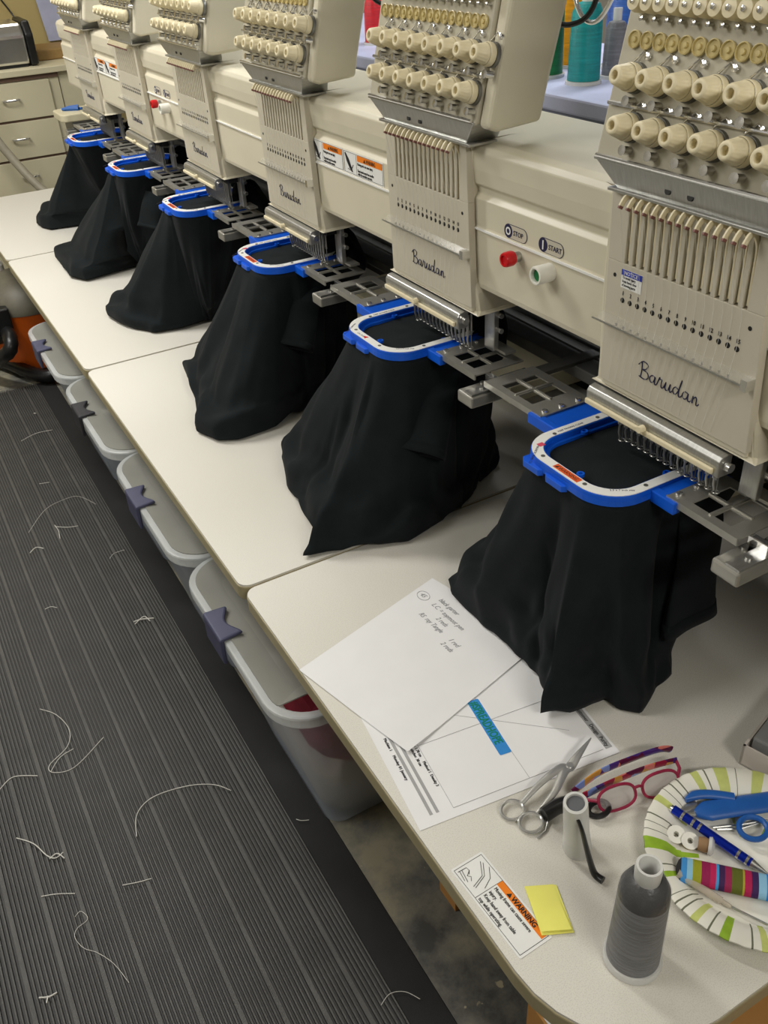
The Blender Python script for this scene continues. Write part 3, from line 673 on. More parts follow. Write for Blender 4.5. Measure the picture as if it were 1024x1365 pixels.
    b.add(lv, [(q*NLo+p_, q*NLo+(p_+1) % NLo, (q+1)*NLo+(p_+1) % NLo, (q+1)*NLo+p_) for q in range(NLa) for p_ in range(NLo)], 0, True)
    b.build('shirt_body', 'shirt', t, solid=.0016)
    if sleeve:
        (sx, syy, sz), (ex, ey, ez), wd, th, dirw = sleeve
        A = Vector((sx, syy, sz)); B = Vector((ex, ey, ez)); D = (B-A).normalized(); Wd = Vector(dirw); Wd = (Wd-D*D.dot(Wd)).normalized(); Tn = D.cross(Wd)
        sv = []; NK = 40; NL = 14
        for l in range(NL+1):
            f = l/NL; c = A.lerp(B, f)+Tn*.006*math.sin(f*5); ww = wd*lerp(.75, 1, f)
            for q in range(NK): g = 2*PI*q/NK; sv.append(c+Wd*ww*math.cos(g)+Tn*(th*lerp(.8, 1, f)*math.sin(g)+.004*math.cos(g*3+f*4)*f))
        m = MB().add(sv, [(l*NK+q, l*NK+(q+1) % NK, (l+1)*NK+(q+1) % NK, (l+1)*NK+q) for l in range(NL) for q in range(NK)], 0, True)
        so = m.build('sleeve', 'shirt', t, solid=.0016)
        hv = []
        for f in (.90, 1.0):
            c = A.lerp(B, f)+Tn*.006*math.sin(f*5); ww = wd*lerp(.75, 1, f)+.0012
            for q in range(NK): g = 2*PI*q/NK; hv.append(c+Wd*ww*math.cos(g)+Tn*((th*lerp(.8, 1, f)+.0012)*math.sin(g)+.004*math.cos(g*3+f*4)*f))
        MB().add(hv, [(q, (q+1) % NK, NK+(q+1) % NK, NK+q) for q in range(NK)], 0, True).build('sleeve_hem', 'shirt', so, solid=.0014)
    return t
S0 = [(.40, .80), (.33, .835), (.276, .835), (.262, .806), (.268, .73), (.266, .635), (.268, .588), (.255, .556), (.223, .528), (.261, .512), (.316, .508), (.322, .488), (.337, .462), (.359, .467), (.423, .492), (.447, .522), (.475, .552)]
shirt(0, S0, 'nearest black shirt, hanging from the nearest hoop in front of the printed papers', knee=.86, tail=.10, kz=.045, seed=3, folds=8, amp=.016, hump=.03, sleeve=((.464, .535, .775), (.454, .498, .578), .056, .012, (.84, .05, -.50)))
S1 = [(.40, 1.36), (.30, 1.385), (.233, 1.378), (.185, 1.241), (.165, 1.149), (.160, 1.081), (.142, 1.05), (.109, 1.022), (.156, 1.012), (.226, .980), (.282, .961), (.337, .977), (.403, .989), (.450, 1.020), (.50, 1.055)]
shirt(1, S1, 'second black shirt from the camera, its front corner crossing the table seam', knee=.76, tail=.22, seed=11, folds=8, amp=.013, sleeve=((.405, 1.050, .765), (.318, .992, .655), .050, .016, (.6, -.5, -.1)))
S2 = [(.40, 1.87), (.30, 1.89), (.20, 1.853), (.169, 1.707), (.132, 1.60), (.114, 1.548), (.134, 1.483), (.176, 1.462), (.262, 1.464), (.298, 1.486), (.382, 1.511), (.45, 1.545), (.50, 1.57)]
shirt(2, S2, 'third black shirt from the camera, with a crumpled hem on the second table section', knee=.70, tail=.24, seed=23, folds=8, amp=.013, sleeve=((.405, 1.552, .765), (.325, 1.497, .66), .047, .014, (.6, -.5, -.1)))
S3 = [(.40, 2.38), (.30, 2.42), (.20, 2.43), (.148, 2.385), (.137, 2.306), (.158, 2.212), (.202, 2.124), (.278, 2.104), (.337, 2.11), (.420, 2.125), (.48, 2.15)]
shirt(3, S3, 'fourth black shirt from the camera, spreading wide over the third table section', knee=.70, tail=.30, seed=31, folds=7, amp=.012)
S4 = [(.40, 2.88), (.30, 2.95), (.20, 2.96), (.137, 2.934), (.128, 2.80), (.126, 2.706), (.164, 2.644), (.226, 2.645), (.338, 2.675), (.420, 2.665), (.48, 2.67)]
shirt(4, S4, 'fifth black shirt from the camera, small, touching the third table seam', knee=.70, tail=.26, seed=47, folds=7, amp=.014, sleeve=((.385, 2.515, .75), (.345, 2.50, .66), .042, .014, (.5, -.6, -.2)))
S5 = [(.40, 3.40), (.32, 3.46), (.25, 3.50), (.196, 3.50), (.185, 3.44), (.166, 3.38), (.172, 3.32), (.195, 3.265), (.273, 3.258), (.361, 3.24), (.42, 3.19), (.48, 3.17)]
shirt(5, S5, 'farthest black shirt, smallest, in front of the drawer cabinet', knee=.70, tail=.24, seed=53, folds=7, amp=.014)

# beige end plate at the far end of the machine
ep = thing('end_plate', (.41, 3.42, .78), 'beige rounded plate at the far end of the hoop row', 'machine plate')
MB().prism(rrect(.42, 3.44, .085, .075, .025, 6), .823, .848).build('plate_body', 'tray', ep, bevel=.004)
MB().box(.37, .54, 3.375, 3.50, .775, .8215).build('bracket', 'dsteel', ep)
bk = MB().tube([(.360, 3.455, .8535), (.385, 3.445, .855), (.415, 3.432, .8535)], .006, 8, rad=[.004, .009, .013]); bk.tube([(.40, 3.45, .853), (.425, 3.425, .853)], .0045)
tag(bk.build('blue_clip', 'snipblue'), 'small dark blue clip lying on the beige end plate', 'clip')

# ------------------------------------------------------------------ papers, notes
def sheet(name, corners, z, label, cat, curl=None, m='paper'):
    t = thing(name, (corners[1][0], corners[1][1], z), label, cat)
    A, B, Cc, D = [Vector((c[0], c[1], 0)) for c in corners]; n = 14; vs = []
    for i in range(n+1):
        for j in range(n+1):
            u, v = i/n, j/n; p = (B.lerp(A, u)).lerp(Cc.lerp(D, u), v); p.z = z+(curl(u, v) if curl else 0); vs.append(p)
    b = MB().add(vs, [(i*(n+1)+j, (i+1)*(n+1)+j, (i+1)*(n+1)+j+1, i*(n+1)+j+1)[::-1] for i in range(n) for j in range(n)], 0, False)
    b.build('sheet', m, t, solid=.0003); return t
p2 = sheet('printed_sheet', [(.303, .6445), (.0265, .6815), (-.002, .466), (.2745, .431)], TZ+.0006, 'printed design sheet with a blue hashtag strip, partly under the blank sheet', 'paper')
u2 = Vector((.0285, .2155, 0)).normalized()*-1; v2 = Vector((.2765, -.035, 0)).normalized()
z2 = TZ+.0010; q2 = lambda a, b, h=0: tuple(Vector((.0265, .6815, z2))+u2*a+v2*b+Vector((0, 0, h)))     # a: 0..0.216 reading, b: 0..0.279 up
def strip2(nm, a0, a1, b0, b1, m): return MB().prism([(a0, b0), (a1, b0), (a1, b1), (a0, b1)], 0, .0002, mp=q2).build(nm, m, p2)
MB().box(0, 0, 0, 0, 0, 0)
for b0, b1 in ((.0195, .0235), (.028, .032)): strip2('print_bar', .055, .203, b0, b1, 'inkgrey')
strip2('print_bar', .12, .206, .2655, .275, 'inkgrey')
text('lettering', 'Customer   Design  Purity', q2(.128, .2675, .0003), u2, v2, .0078, 'inkblack', p2, sx=.9)
text('lettering', 'Machine 1     Monday 01 January', q2(.07, .0135, .0002), u2, v2, .0056, 'inkblack', p2)
text('lettering', '13.20 x 1.78 cm      Method 1  Density 3', q2(.085, .0445, .0002), u2, v2, .0056, 'inkblack', p2, sx=.9)
text('lettering', '52 000 stitches  30 cm', q2(.085, .0385, .0002), u2, v2, .0056, 'inkblack', p2, sx=.9)
b = MB()
for a0, b0, a1, b1 in ((.03, .05, .205, .05), (.205, .05, .205, .262), (.10, .05, .10, .262), (.02, .155, .205, .155), (.04, .07, .16, .24)): b.tube([q2(a0, b0, .0001), q2(a1, b1, .0001)], .00025, 4)
b.build('design_lines', 'inkgrey', p2)
us = Vector((-.016, -.0985, 0)).normalized(); vs_ = Vector((.9872, -.1603, 0)).normalized(); so = Vector((.1595, .6055, z2))
qs = lambda a, b, h=0: tuple(so+us*a+vs_*b+Vector((0, 0, h)))
st = MB().prism(rrect(.050, .008, .050, .0082, .002, 3), .0001, .0004, mp=qs).build('blue_strip', 'stripblue', p2); st['label'] = 'blue strip with green hashtag lettering'
text('lettering', '#SPREADHOPE', qs(.0035, .0022, .0005), us, vs_, .0165, 'stripgreen', st, sx=.72, bold=.0003)
p1 = sheet('note_sheet', [(.2635, .858), (-.0085, .7855), (.045, .5720), (.3155, .6445)], TZ+.0024, 'white letter sheet with pencil notes in its top corner, overhanging the table edge', 'paper', curl=lambda u, v: .003*max(0, 1-u*4)*max(0, (v-.6))/.4)
zz = TZ+.0029
for tx, x, y in (('black garter', .2415, .806), ('L.C. = topmost pen', .2265, .803), ('2 reds', .2145, .772), ('RS  ray Tangle', .1985, .795), ("1 red", .2045, .722), ("2 reds", .1905, .722)):
    text('handwriting', tx, (x, y, zz), (.08, -1, 0), (1, .08, 0), .0115, 'pencil', p1, shear=.35, sx=.82, ext=.0001)
b = MB().tube([(.228+.009*math.cos(q), .828+.012*math.sin(q), zz) for q in [2*PI*j/24 for j in range(24)]], .00035, 4, closed=True); b.build('pencil_ring', 'pencil', p1)
text('handwriting', '45', (.2245, .8345, zz), (.08, -1, 0), (1, .08, 0), .011, 'pencil', p1, shear=.3, ext=.0001)
t = thing('sticky_note', (.065, .31, TZ), 'yellow sticky note pad beside the orange warning label', 'sticky note')
MB().prism([(.058, .344), (.039, .289), (.070, .274), (.089, .327)], TZ+.0009, TZ+.0016).build('lower_note', 'yellow', t)
vs = []
for i in range(9):
    for j in range(5):
        u, v = i/8, j/4; p = Vector((.0582, .3435, 0)).lerp(Vector((.0395, .2915, 0)), u).lerp(Vector((.0865, .329, 0)).lerp(Vector((.0685, .2765, 0)), u), v); vs.append((p.x, p.y, TZ+.0018+.003*u*u))
MB().add(vs, [(i*5+j, (i+1)*5+j, (i+1)*5+j+1, i*5+j+1) for i in range(8) for j in range(4)], 0, False).build('upper_note', 'yellow', t, solid=.0003)

# ------------------------------------------------------------------ tools on the near table
def scissors():
    t = thing('scissors', (.19, .43, TZ), 'chrome curved-blade embroidery scissors lying on the printed sheet', 'scissors')
    z = TZ+.004; tip = Vector((.249, .458, z+.012)); pv = Vector((.200, .440, z+.007)); R1 = Vector((.1055, .4300, z)); R2 = Vector((.1135, .4045, z))
    def half(ring, side, nm):
        b = MB(); d = (pv-ring); e = ring+d.normalized()*.0145
        pts = crom([e, e.lerp(pv, .45)+Vector((0, side*.004, .004)), pv+Vector((-.012, side*.0035, .002)), pv, pv.lerp(tip, .35)+Vector((0, -side*.0015, .001)), tip], 6); m = len(pts)
        rad = []
        for i in range(m):
            f = i/(m-1); w_ = lerp(.0030, .0072, min(1, f/.55)) if f < .6 else lerp(.0072, .0005, (f-.6)/.4); rad.append((w_, lerp(.0028, .0014, f)))
        b.tube(pts, 1, 10, rad=rad, flat=(0, 1, 0))
        b.tube([ring+Vector((.0145*math.cos(q), .0125*math.sin(q), .0012*math.sin(q))) for q in [2*PI*i/28 for i in range(28)]], .0021, 8, closed=True)
        o = b.build(nm, 'scissor', t); return o
    half(R1, 1, 'blade'); half(R2, -1, 'blade')
    MB().cyl(pv+Vector((0, 0, -.003)), pv+Vector((0, 0, .004)), .0042, n=14).build('pivot_screw', 'scissor', t)
scissors()
def glasses():
    t = thing('eyeglasses', (.24, .375, TZ), 'folded eyeglasses with mosaic red and purple temples beside the paper plate', 'eyeglasses')
    z = TZ
    for pts in ([(.178, .408, z+.012), (.215, .405, z+.026), (.26, .398, z+.030), (.300, .392, z+.028), (.316, .388, z+.022)], [(.186, .398, z+.010), (.225, .392, z+.016), (.27, .384, z+.020), (.313, .376, z+.016)]):
        c = crom(pts, 6); MB().tube(c, 1, 10, rad=[(.0020, lerp(.0074, .0050, i/len(c))) for i in range(len(c))], flat=(0, 1, 0)).build('temple', 'mosaic', t)
    fr = MB(); ln = MB(); ax = Vector((.118, -.024, 0)).normalized(); up = Vector((.10, .52, .84)).normalized()
    for cx_ in (.215, .272):
        c = Vector((cx_, .372-(cx_-.215)*.22, z+.016)); R = []
        for i in range(28):
            q = 2*PI*i/28; R.append(c+ax*.0245*math.copysign(abs(math.cos(q))**.8, math.cos(q))+up*.0145*math.copysign(abs(math.sin(q))**.8, math.sin(q)))
        fr.tube(R, .0019, 8, closed=True); ln.add(R, [tuple(range(28))])
    fr.tube([Vector((.238, .370, z+.020)), Vector((.244, .367, z+.023)), Vector((.249, .366, z+.020))], .0018, 8)
    fr.tube([Vector((.191, .379, z+.018)), Vector((.184, .389, z+.014)), Vector((.182, .402, z+.013))], .0022, 8); fr.tube([Vector((.296, .356, z+.018)), Vector((.307, .364, z+.017)), Vector((.313, .376, z+.016))], .0022, 8)
    f = fr.build('rims', 'frame_red', t); ln.build('lenses', 'lens', t, solid=.0008)
glasses()
def snips():
    t = thing('black_handled_snips', (.17, .395, TZ), 'black handled thread snips lying behind the white plastic tube', 'snips')
    MB().tube(crom([(.130, .402, TZ+.009), (.150, .402, TZ+.011), (.168, .398, TZ+.010)], 5), 1, 10, rad=[(.0085, .011)]*11, flat=(0, 1, 0)).build('handle', 'blackp', t)
    MB().tube([(.191+.0135*math.cos(q), .376+.0095*math.sin(q), TZ+.007) for q in [2*PI*i/24 for i in range(24)]], .0035, 8, closed=True).build('finger_loop', 'blackp', t)
    MB().tube([(.168, .398, TZ+.009), (.180, .386, TZ+.008)], .005, 8).build('shank', 'blackp', t)
    MB().tube([(.132, .396, TZ+.003), (.122, .388, TZ+.002), (.108, .385, TZ+.0015)], .0012, 6).build('blade', 'steel', t)
snips()
def tube_():
    t = thing('plastic_tube', (.137, .349, TZ), 'small white translucent tube with a dark mouth standing beside the scissors', 'tube')
    ax = Vector((-.020, -.010, .106)).normalized(); o = Vector((.1385, .3515, TZ+.002))
    MB().lathe([(0, 0), (.0160, 0), (.0165, .004), (.0150, .030), (.0149, .031), (.0146, .032), (.0135, .100), (.0130, .106), (.0100, .1065), (.0092, .100), (.0088, .05)], o, ax, 28).build('tube_body', 'tube', t)
    MB().cyl(o+ax*.101, o+ax*.1035, .0094, n=24).build('dark_mouth', 'dark', t)
    b = MB().tube(crom([(.1150, .332, TZ+.092), (.1165, .326, TZ+.080), (.1210, .322, TZ+.055), (.1270, .318, TZ+.025), (.1300, .312, TZ+.008), (.1330, .302, TZ+.0065)], 6), 1, 10, rad=[(lerp(.0022, .0052, i/30), lerp(.0018, .0045, i/30)) for i in range(31)])
    tag(b.build('spectacle_arm_tip', 'blackp'), 'thin black curved strap leaning against the white plastic tube', 'strap')
tube_()
def cone():
    t = thing('grey_thread_cone', (.103, .223, TZ), 'grey thread cone in clear film standing at the front corner of the table', 'thread cone')
    o = (.103, .223, TZ); ax = (.0, .0, 1)
    MB().lathe([(0, .001), (.0295, .001), (.0300, .004), (.0285, .009), (.024, .010), (0, .010)], o, ax, 40).build('cone_base', 'tube', t)
    MB().lathe([(.0268, .010), (.0265, .03), (.0252, .08), (.0246, .112)], o, ax, 40).build('thread_winding', 'thgrey', t)
    MB().lathe([(.0247, .112), (.0238, .122), (.0185, .134), (.011, .139)], o, ax, 40).build('thread_crown', 'thdark', t)
    MB().lathe([(.0115, .132), (.0125, .137), (.0130, .153), (.0122, .157), (.0098, .157), (.0088, .153), (.0082, .125)], o, ax, 32).build('cone_neck', 'tube', t)
    MB().lathe([(.0290, .010), (.0278, .03), (.0264, .08), (.0257, .112), (.0248, .123), (.019, .136), (.0135, .140)], o, ax, 40, wob=lambda a, k: .012*math.sin(a*5+k*1.7)).build('clear_film', 'film', t)
cone()
# paper plate and what lies on it
PC = Vector((.2905, .238, TZ))
def paper_plate():
    t = thing('paper_plate', PC, 'white paper plate with green leaf stripes holding sewing tools', 'plate')
    prof = [(.0001, .0015), (.030, .0015), (.055, .0015), (.074, .0018), (.080, .003), (.086, .008), (.091, .0125), (.098, .0155), (.106, .0175), (.113, .0185), (.116, .0175), (.1165, .0165)]
    n = 720; R = random.Random(9); bands = []; a = 0
    while a < 356:
        w_ = R.choice((4, 5, 7, 8)); bands.append((a, a+w_, R.choice((1, 1, 2)), R.choice((4, 3, 2, 1)))); a += w_+R.uniform(5, 11)
        for _ in range(R.choice((0, 1, 2, 3))): bands.append((a, a+.9, 3, 4)); a += R.uniform(4, 6)
    def mf(tt, k):
        d = tt*360/n
        for a0, a1, m_, st_ in bands:
            w0, w1 = a0, a1
            if k < 4: q = (4-k)*.12*(a1-a0); w0 += q; w1 -= q*.4
            if w0 <= d < w1 and k >= st_: return m_
        return 0
    MB().lathe(prof, PC, n=n, mfun=mf, wob=lambda a_, k: .003*math.sin(a_*40) if k > 6 else 0).build('dish', ['platew', 'plategreen', 'platepale', 'plateline'], t, solid=.0007)
paper_plate()
def blue_snips():
    t = thing('blue_thread_snips', (.32, .27, TZ), 'blue plastic thread snips with a finger ring on the paper plate', 'snips')
    z = TZ+.012
    c = crom([(.278, .309, z), (.292, .304, z+.001), (.320, .293, z+.001), (.36, .277, z), (.40, .262, z)], 6)
    MB().tube(c, 1, 14, rad=[(lerp(.004, .0135, min(1, q/6)), lerp(.004, .006, min(1, q/6))) for q in range(len(c))], flat=(.4, 1, 0)).build('lower_handle', 'snipblue', t)
    c = crom([(.280, .327, z+.003), (.295, .325, z+.005), (.312, .315, z+.005), (.330, .300, z+.004)], 6)
    MB().tube(c, 1, 12, rad=[(lerp(.002, .0062, min(1, q/5)), .0042) for q in range(len(c))], flat=(.4, 1, 0)).build('upper_handle', 'snipblue', t)
    MB().tube([(.318+.0165*math.cos(q), .2605+.0145*math.sin(q), z+.001) for q in [2*PI*i/28 for i in range(28)]], .0033, 8, closed=True).build('finger_ring', 'snipblue', t)
    for a, c in (((.290, .318), (.262, .3215)), ((.290, .306), (.266, .3175))):
        MB().tube([(a[0], a[1], z), ((a[0]+c[0])/2, (a[1]+c[1])/2, z), (c[0], c[1], z-.001)], 1, 8, rad=[(.0060, .0012), (.0048, .001), (.0005, .0005)], flat=(0, 1, 0)).build('blade', 'steel', t)
blue_snips()
def pen():
    t = thing('blue_pen', (.27, .27, TZ), 'metallic blue pen with silver bands lying across the paper plate', 'pen')
    a = Vector((.2565, .327, TZ+.0185)); e = Vector((.286, .212, TZ+.0125)); d = (e-a).normalized(); L = (e-a).length; r = .0052
    MB().cyl(a+d*.003, a+d*L*.84, r, n=20).build('barrel', 'penblue', t)
    MB().cyl(a, a+d*.004, r*.7, r*.9, 16).build('end_cap', 'chrome', t)
    for f in (.12, .23, .30, .70, .79): MB().cyl(a+d*L*f, a+d*(L*f+.003), r*1.06, n=20).build('silver_band', 'chrome', t)
    MB().cyl(a+d*L*.84, a+d*L, r*.98, .0010, 20).build('tip', 'steel', t)
pen()
for (x, y), lb, s in (((.2415, .303), 'larger white bobbin on the paper plate rim side, farther from the grey cone', 1.0), ((.2485, .2885), 'white bobbin leaning against the brown wound one on the paper plate', .95)):
    t = thing('bobbin', (x, y, TZ+.004), lb, 'bobbin', 'bobbins on the paper plate'); o = (x, y, TZ+.0035); ax = Vector((-.25, -.3, 1))
    MB().lathe([(0, .0), (.0105*s, 0), (.0105*s, .0012), (.0035, .0012), (.0035, .0085), (.0102*s, .0085), (.0102*s, .0098), (.0032, .0098), (.0030, .004)], o, ax, 28).build('spool', 'buttonwhite', t)
    MB().lathe([(.0088*s, .0014), (.0092*s, .005), (.0088*s, .0083)], o, ax, 28).build('wound_thread', 'bobthread', t)
t = thing('bobbin', (.2565, .2745, TZ+.004), 'brown-wound bobbin with a clear end, between the white bobbins and the striped case', 'bobbin', 'bobbins on the paper plate')
MB().lathe([(.0075, 0), (.0085, .006), (.0075, .011)], (.2505, .2785, TZ+.0135), Vector((.6, -.75, .05)), 24).build('wound_thread', 'bobthread', t)
MB().lathe([(.0, .011), (.0100, .011), (.0105, .0145), (.0070, .017), (.0, .018)], (.2505, .2785, TZ+.0135), Vector((.6, -.75, .05)), 24).build('spool', 'tube', t)
def case():
    cols = [(30, 30, 34), (60, 140, 206), (140, 192, 220), (150, 152, 34), (146, 20, 76), (186, 26, 84), (66, 150, 214), (58, 28, 80), (150, 30, 80), (92, 100, 26), (170, 160, 50), (176, 22, 78), (60, 26, 84), (140, 190, 220), (40, 130, 210), (30, 90, 180), (150, 152, 34), (146, 20, 76), (60, 26, 84)]
    ws = [.005, .006, .006, .009, .009, .006, .003, .006, .007, .011, .002, .007, .007, .008, .010, .008, .009, .012, .012]
    a = Vector((.2065, .2685, TZ+.0135)); d = Vector((.68, -.735, .03)).normalized(); sd = Vector((-.735, -.68, 0)).normalized(); up = Vector((0, 0, 1)); s_ = 0; b = MB(); R = []; n = 20; ids = []
    def rad(s): f = min(1, s/.008); return (.0150*math.sqrt(max(.02, 1-(1-f)**2)), .0085*math.sqrt(max(.02, 1-(1-f)**2)))
    xs = []; 
    for i, w_ in enumerate(ws):
        for q in (0, .5): xs.append((s_+w_*q, i))
        s_ += w_
    for s, i in xs:
        wr, hr = rad(s); c = a+d*s
        for k in range(n): q = 2*PI*k/n; R.append(c+sd*wr*math.copysign(abs(math.cos(q))**.7, math.cos(q))+up*hr*math.sin(q))
    st = len(xs); b.v = [tuple(p) for p in R]
    for l in range(st-1):
        for k in range(n): b.f.append((l*n+k, l*n+(k+1) % n, (l+1)*n+(k+1) % n, (l+1)*n+k)); b.m.append(xs[l][1]); b.sm.append(True)
    b.f += [tuple(range(n-1, -1, -1)), tuple((st-1)*n+k for k in range(n))]; b.m += [0, len(ws)-1]; b.sm += [False, False]
    mats = [mat('stripe_%d' % i, c, .75, bump=.3, bscale=900) for i, c in enumerate(cols)]
    tag(b.build('striped_case', mats), 'multicolour striped fabric pouch lying on the paper plate', 'pouch')
case()
t = thing('seam_ripper', (.22, .21, TZ), 'clear-handled seam ripper with a metal shaft at the front of the paper plate', 'seam ripper')
MB().cyl((.203, .262, TZ+.0165), (.222, .217, TZ+.0085), .0048, .0042, 14).build('handle', 'seamclear', t)
MB().cyl((.222, .217, TZ+.0085), (.226, .207, TZ+.008), .003, .0022, 12).build('collar', 'seamclear', t)
MB().cyl((.226, .207, TZ+.008), (.240, .172, TZ+.012), .0014, .0012, 8).build('shaft', 'steel', t)
t = thing('tweezers', (.31, .265, TZ), 'thin steel tweezers lying under the blue snips on the paper plate', 'tweezers')
MB().tube([(.285, .288, TZ+.006), (.31, .276, TZ+.006), (.345, .262, TZ+.006)], .0013, 6).build('arm', 'steel', t)
MB().tube([(.288, .284, TZ+.005), (.31, .270, TZ+.0065), (.345, .262, TZ+.006)], .0013, 6).build('arm', 'steel', t)
# open tray box with clear cases at the right edge
t = thing('tray_box', (.45, .30, TZ), 'shallow pale open box at the right edge behind the paper plate', 'box')
o = Vector((.385, .340, TZ+.001)); a = Vector((.96, .285, 0)).normalized()*.20; bb = Vector((.285, -.96, 0)).normalized()*.14; th = .003; an = a.normalized(); bn = bb.normalized()
m = MB().obox(o, a, bb, (0, 0, .002)); m.obox(o, a, bn*th, (0, 0, .033)); m.obox(o+bb-bn*th, a, bn*th, (0, 0, .033)); m.obox(o, an*th, bb, (0, 0, .033)); m.obox(o+a-an*th, an*th, bb, (0, 0, .033))
m.build('box_walls', 'boxwhite', t)
t = thing('clear_case', o+an*.1, 'grey clear plastic case with a white label inside the pale open box', 'case')
MB().obox(o+an*.010+bn*.006+Vector((0, 0, .003)), a*.9, bb*.88, (0, 0, .040)).build('case_shell', 'caseclear', t, bevel=.003)
MB().obox(o+an*.03+bn*.02+Vector((0, 0, .0432)), a*.7, bb*.6, (0, 0, .0006)).build('case_label', 'paper', t)

# ------------------------------------------------------------------ thread rack behind the machine
rk = thing('thread_rack', (.9, 1.6, 0), 'lilac-grey thread shelf behind the machine bridge', 'shelf')
MB().box(.70, 1.15, -.2, 3.3, 1.104, 1.130).build('shelf_board', 'lilac', rk, bevel=.004)
MB().box(.706, .72, -.2, 3.3, .90, 1.104).build('apron', 'greyblue', rk)
for yy in (-.1, 3.2): MB().box(1.05, 1.10, yy-.02, yy+.02, 0, 1.104).build('post', 'dsteel', rk)
def rack_cone(x, y, m, label, s=1.0, grp='thread cones on the rack'):
    t = thing('thread_cone', (x, y, 1.130), label, 'thread cone', grp); o = (x, y, 1.130)
    MB().lathe([(0, 0), (.031*s, 0), (.031*s, .005), (.026*s, .006)], o, n=28).build('cone_base', 'tube', t)
    MB().lathe([(.0275*s, .006), (.0265*s, .06*s), (.0255*s, .108*s), (.019*s, .121*s), (.010*s, .124*s)], o, n=28).build('thread_winding', m, t)
    MB().lathe([(.0105*s, .121*s), (.0105*s, .15*s), (.007*s, .15*s), (.006*s, .13*s)], o, n=20).build('cone_neck', 'tube', t)
rack_cone(.80, 1.300, 't_green', 'dark green thread cone on the rack left of the orange-yellow one', 1.12)
rack_cone(.90, 1.364, 't_yellow', 'orange-yellow thread cone on the rack between the green and teal cones', 1.15)
rack_cone(.80, 1.196, 't_teal', 'bright teal thread cone on the rack at the top of the photo', 1.0)
rack_cone(.87, 1.200, 't_grey', 'short grey thread cone on the rack right of the teal one', .72)
rack_cone(.96, 1.268, 't_blue', 'tall medium blue thread cone on the rack behind the grey one', 1.5)
rack_cone(1.00, 1.155, 't_navy', 'navy thread cone on the rack next to the nearest sewing head', 1.35)
rack_cone(.82, 1.955, 't_red', 'bright red thread cone seen left of the second sewing head', 1.0)
rack_cone(.80, 2.665, 't_red', 'small red thread cone seen left of the fourth sewing head', 1.0)
rack_cone(.96, 2.06, 't_navy', 'dark navy thread cone behind the bright red one', 1.0)
def cable(pts, nm, label, m, r): tag(MB().tube(crom([(x+.03, y+.012, z) for x, y, z in pts], 8), r, 8).build(nm, m), label, 'cable')
cable([(.50, .935, 1.40), (.47, .918, 1.315), (.478, .935, 1.277), (.50, .905, 1.262), (.515, .875, 1.29), (.52, .865, 1.40)], 'cable_loop', 'dark cable loop hanging beside the second sewing head', 'blackp', .0035)
cable([(.53, .945, 1.40), (.515, .925, 1.32), (.52, .908, 1.272), (.53, .885, 1.266), (.54, .865, 1.31), (.545, .86, 1.40)], 'silver_wire_loop', 'silver wire loop over the dark green thread cone', 'chrome', .003)
cable([(.50, 1.40, 1.40), (.478, 1.385, 1.315), (.485, 1.405, 1.275), (.505, 1.375, 1.262), (.52, 1.34, 1.29), (.525, 1.33, 1.40)], 'cable_loop', 'dark cable loop hanging beside the third sewing head', 'blackp', .0035)

# ------------------------------------------------------------------ plastic bins under the tables
def make_bin():
    yc = 1.018; t = thing('storage_bin', (.26, yc, 0), '', 'storage bin', 'clear bins under the worktables')
    def rr(z): f = z/.40; return lerp(.035, 0, f)
    n = 8; vs = []; zs = [.004, .02, .10, .22, .34, .385]; rings = []
    for z in zs:
        e = lerp(.095, .006, z/.40); rings.append([(p[0], p[1], z) for p in rrect(.262, yc, .305-e*.92, .233-e*.95, .07-e*.4, n)])
    m = MB(); N_ = len(rings[0])
    for r_ in rings: m.v += r_
    for k in range(len(rings)-1):
        for i in range(N_): j = (i+1) % N_; m.f.append((k*N_+i, k*N_+j, (k+1)*N_+j, (k+1)*N_+i)); m.m.append(0); m.sm.append(True)
    m.f.append(tuple(range(N_-1, -1, -1))); m.m.append(0); m.sm.append(False)
    m.build('bin_body', 'bin', t, solid=.0025)
    MB().ring(rrect(.262, yc, .312, .238, .075, n), rrect(.262, yc, .296, .222, .062, n), .375, .398).build('bin_rim', 'binrim', t, bevel=.004)
    return t
bin0 = make_bin()
BL = ['nearest clear storage bin under the table, with rose and white cloth inside', 'second clear storage bin, with a blue-grey latch, below the second table section', 'third clear storage bin with a black latch, filled with pale cloth', 'farthest clear storage bin with a purple-grey latch, next to the orange vacuum']
bins = [bin0]; bin0['label'] = BL[0]
for k in range(1, 4): bins.append(dup(bin0, (0, .476*k, 0), BL[k], 'clear bins under the worktables'))
for k, t in enumerate(bins):
    yc = 1.018+.476*k
    if k == 0: lp = [p for p in rrect(.262, yc, .300, .226, .066, 10)]; lp = [(max(p[0], -1), max(p[1], yc-.185)) for p in lp]
    else: lp = rrect(.262, yc, .300, .226, .066, 10)
    m = MB(); n = len(lp); inn = [(lerp(p[0], .262, .14), lerp(p[1], yc, .14)) for p in lp]
    m.add([(p[0], p[1], .399) for p in lp]+[(p[0], p[1], .392) for p in inn], [(i, (i+1) % n, n+(i+1) % n, n+i) for i in range(n)]+[tuple(range(n, 2*n))], 0)
    m.build('bin_lid', 'lid', t, solid=.002)
    out = [(-.057, yc-.004), (-.057, yc+.082)]; inn = [(lerp(-.014, -.030, math.sin(PI*q/10)**1.5), lerp(yc+.078, yc, q/10)) for q in range(11)]
    hn = MB().prism([(-.057, yc-.004)]+inn[::-1]+[(-.057, yc+.082)], .3985, .4060); hn.box(-.0575, -.0500, yc-.004, yc+.082, .350, .405)
    hn.build('latch', 'latchdk' if k == 2 else 'latch', t, bevel=.004)
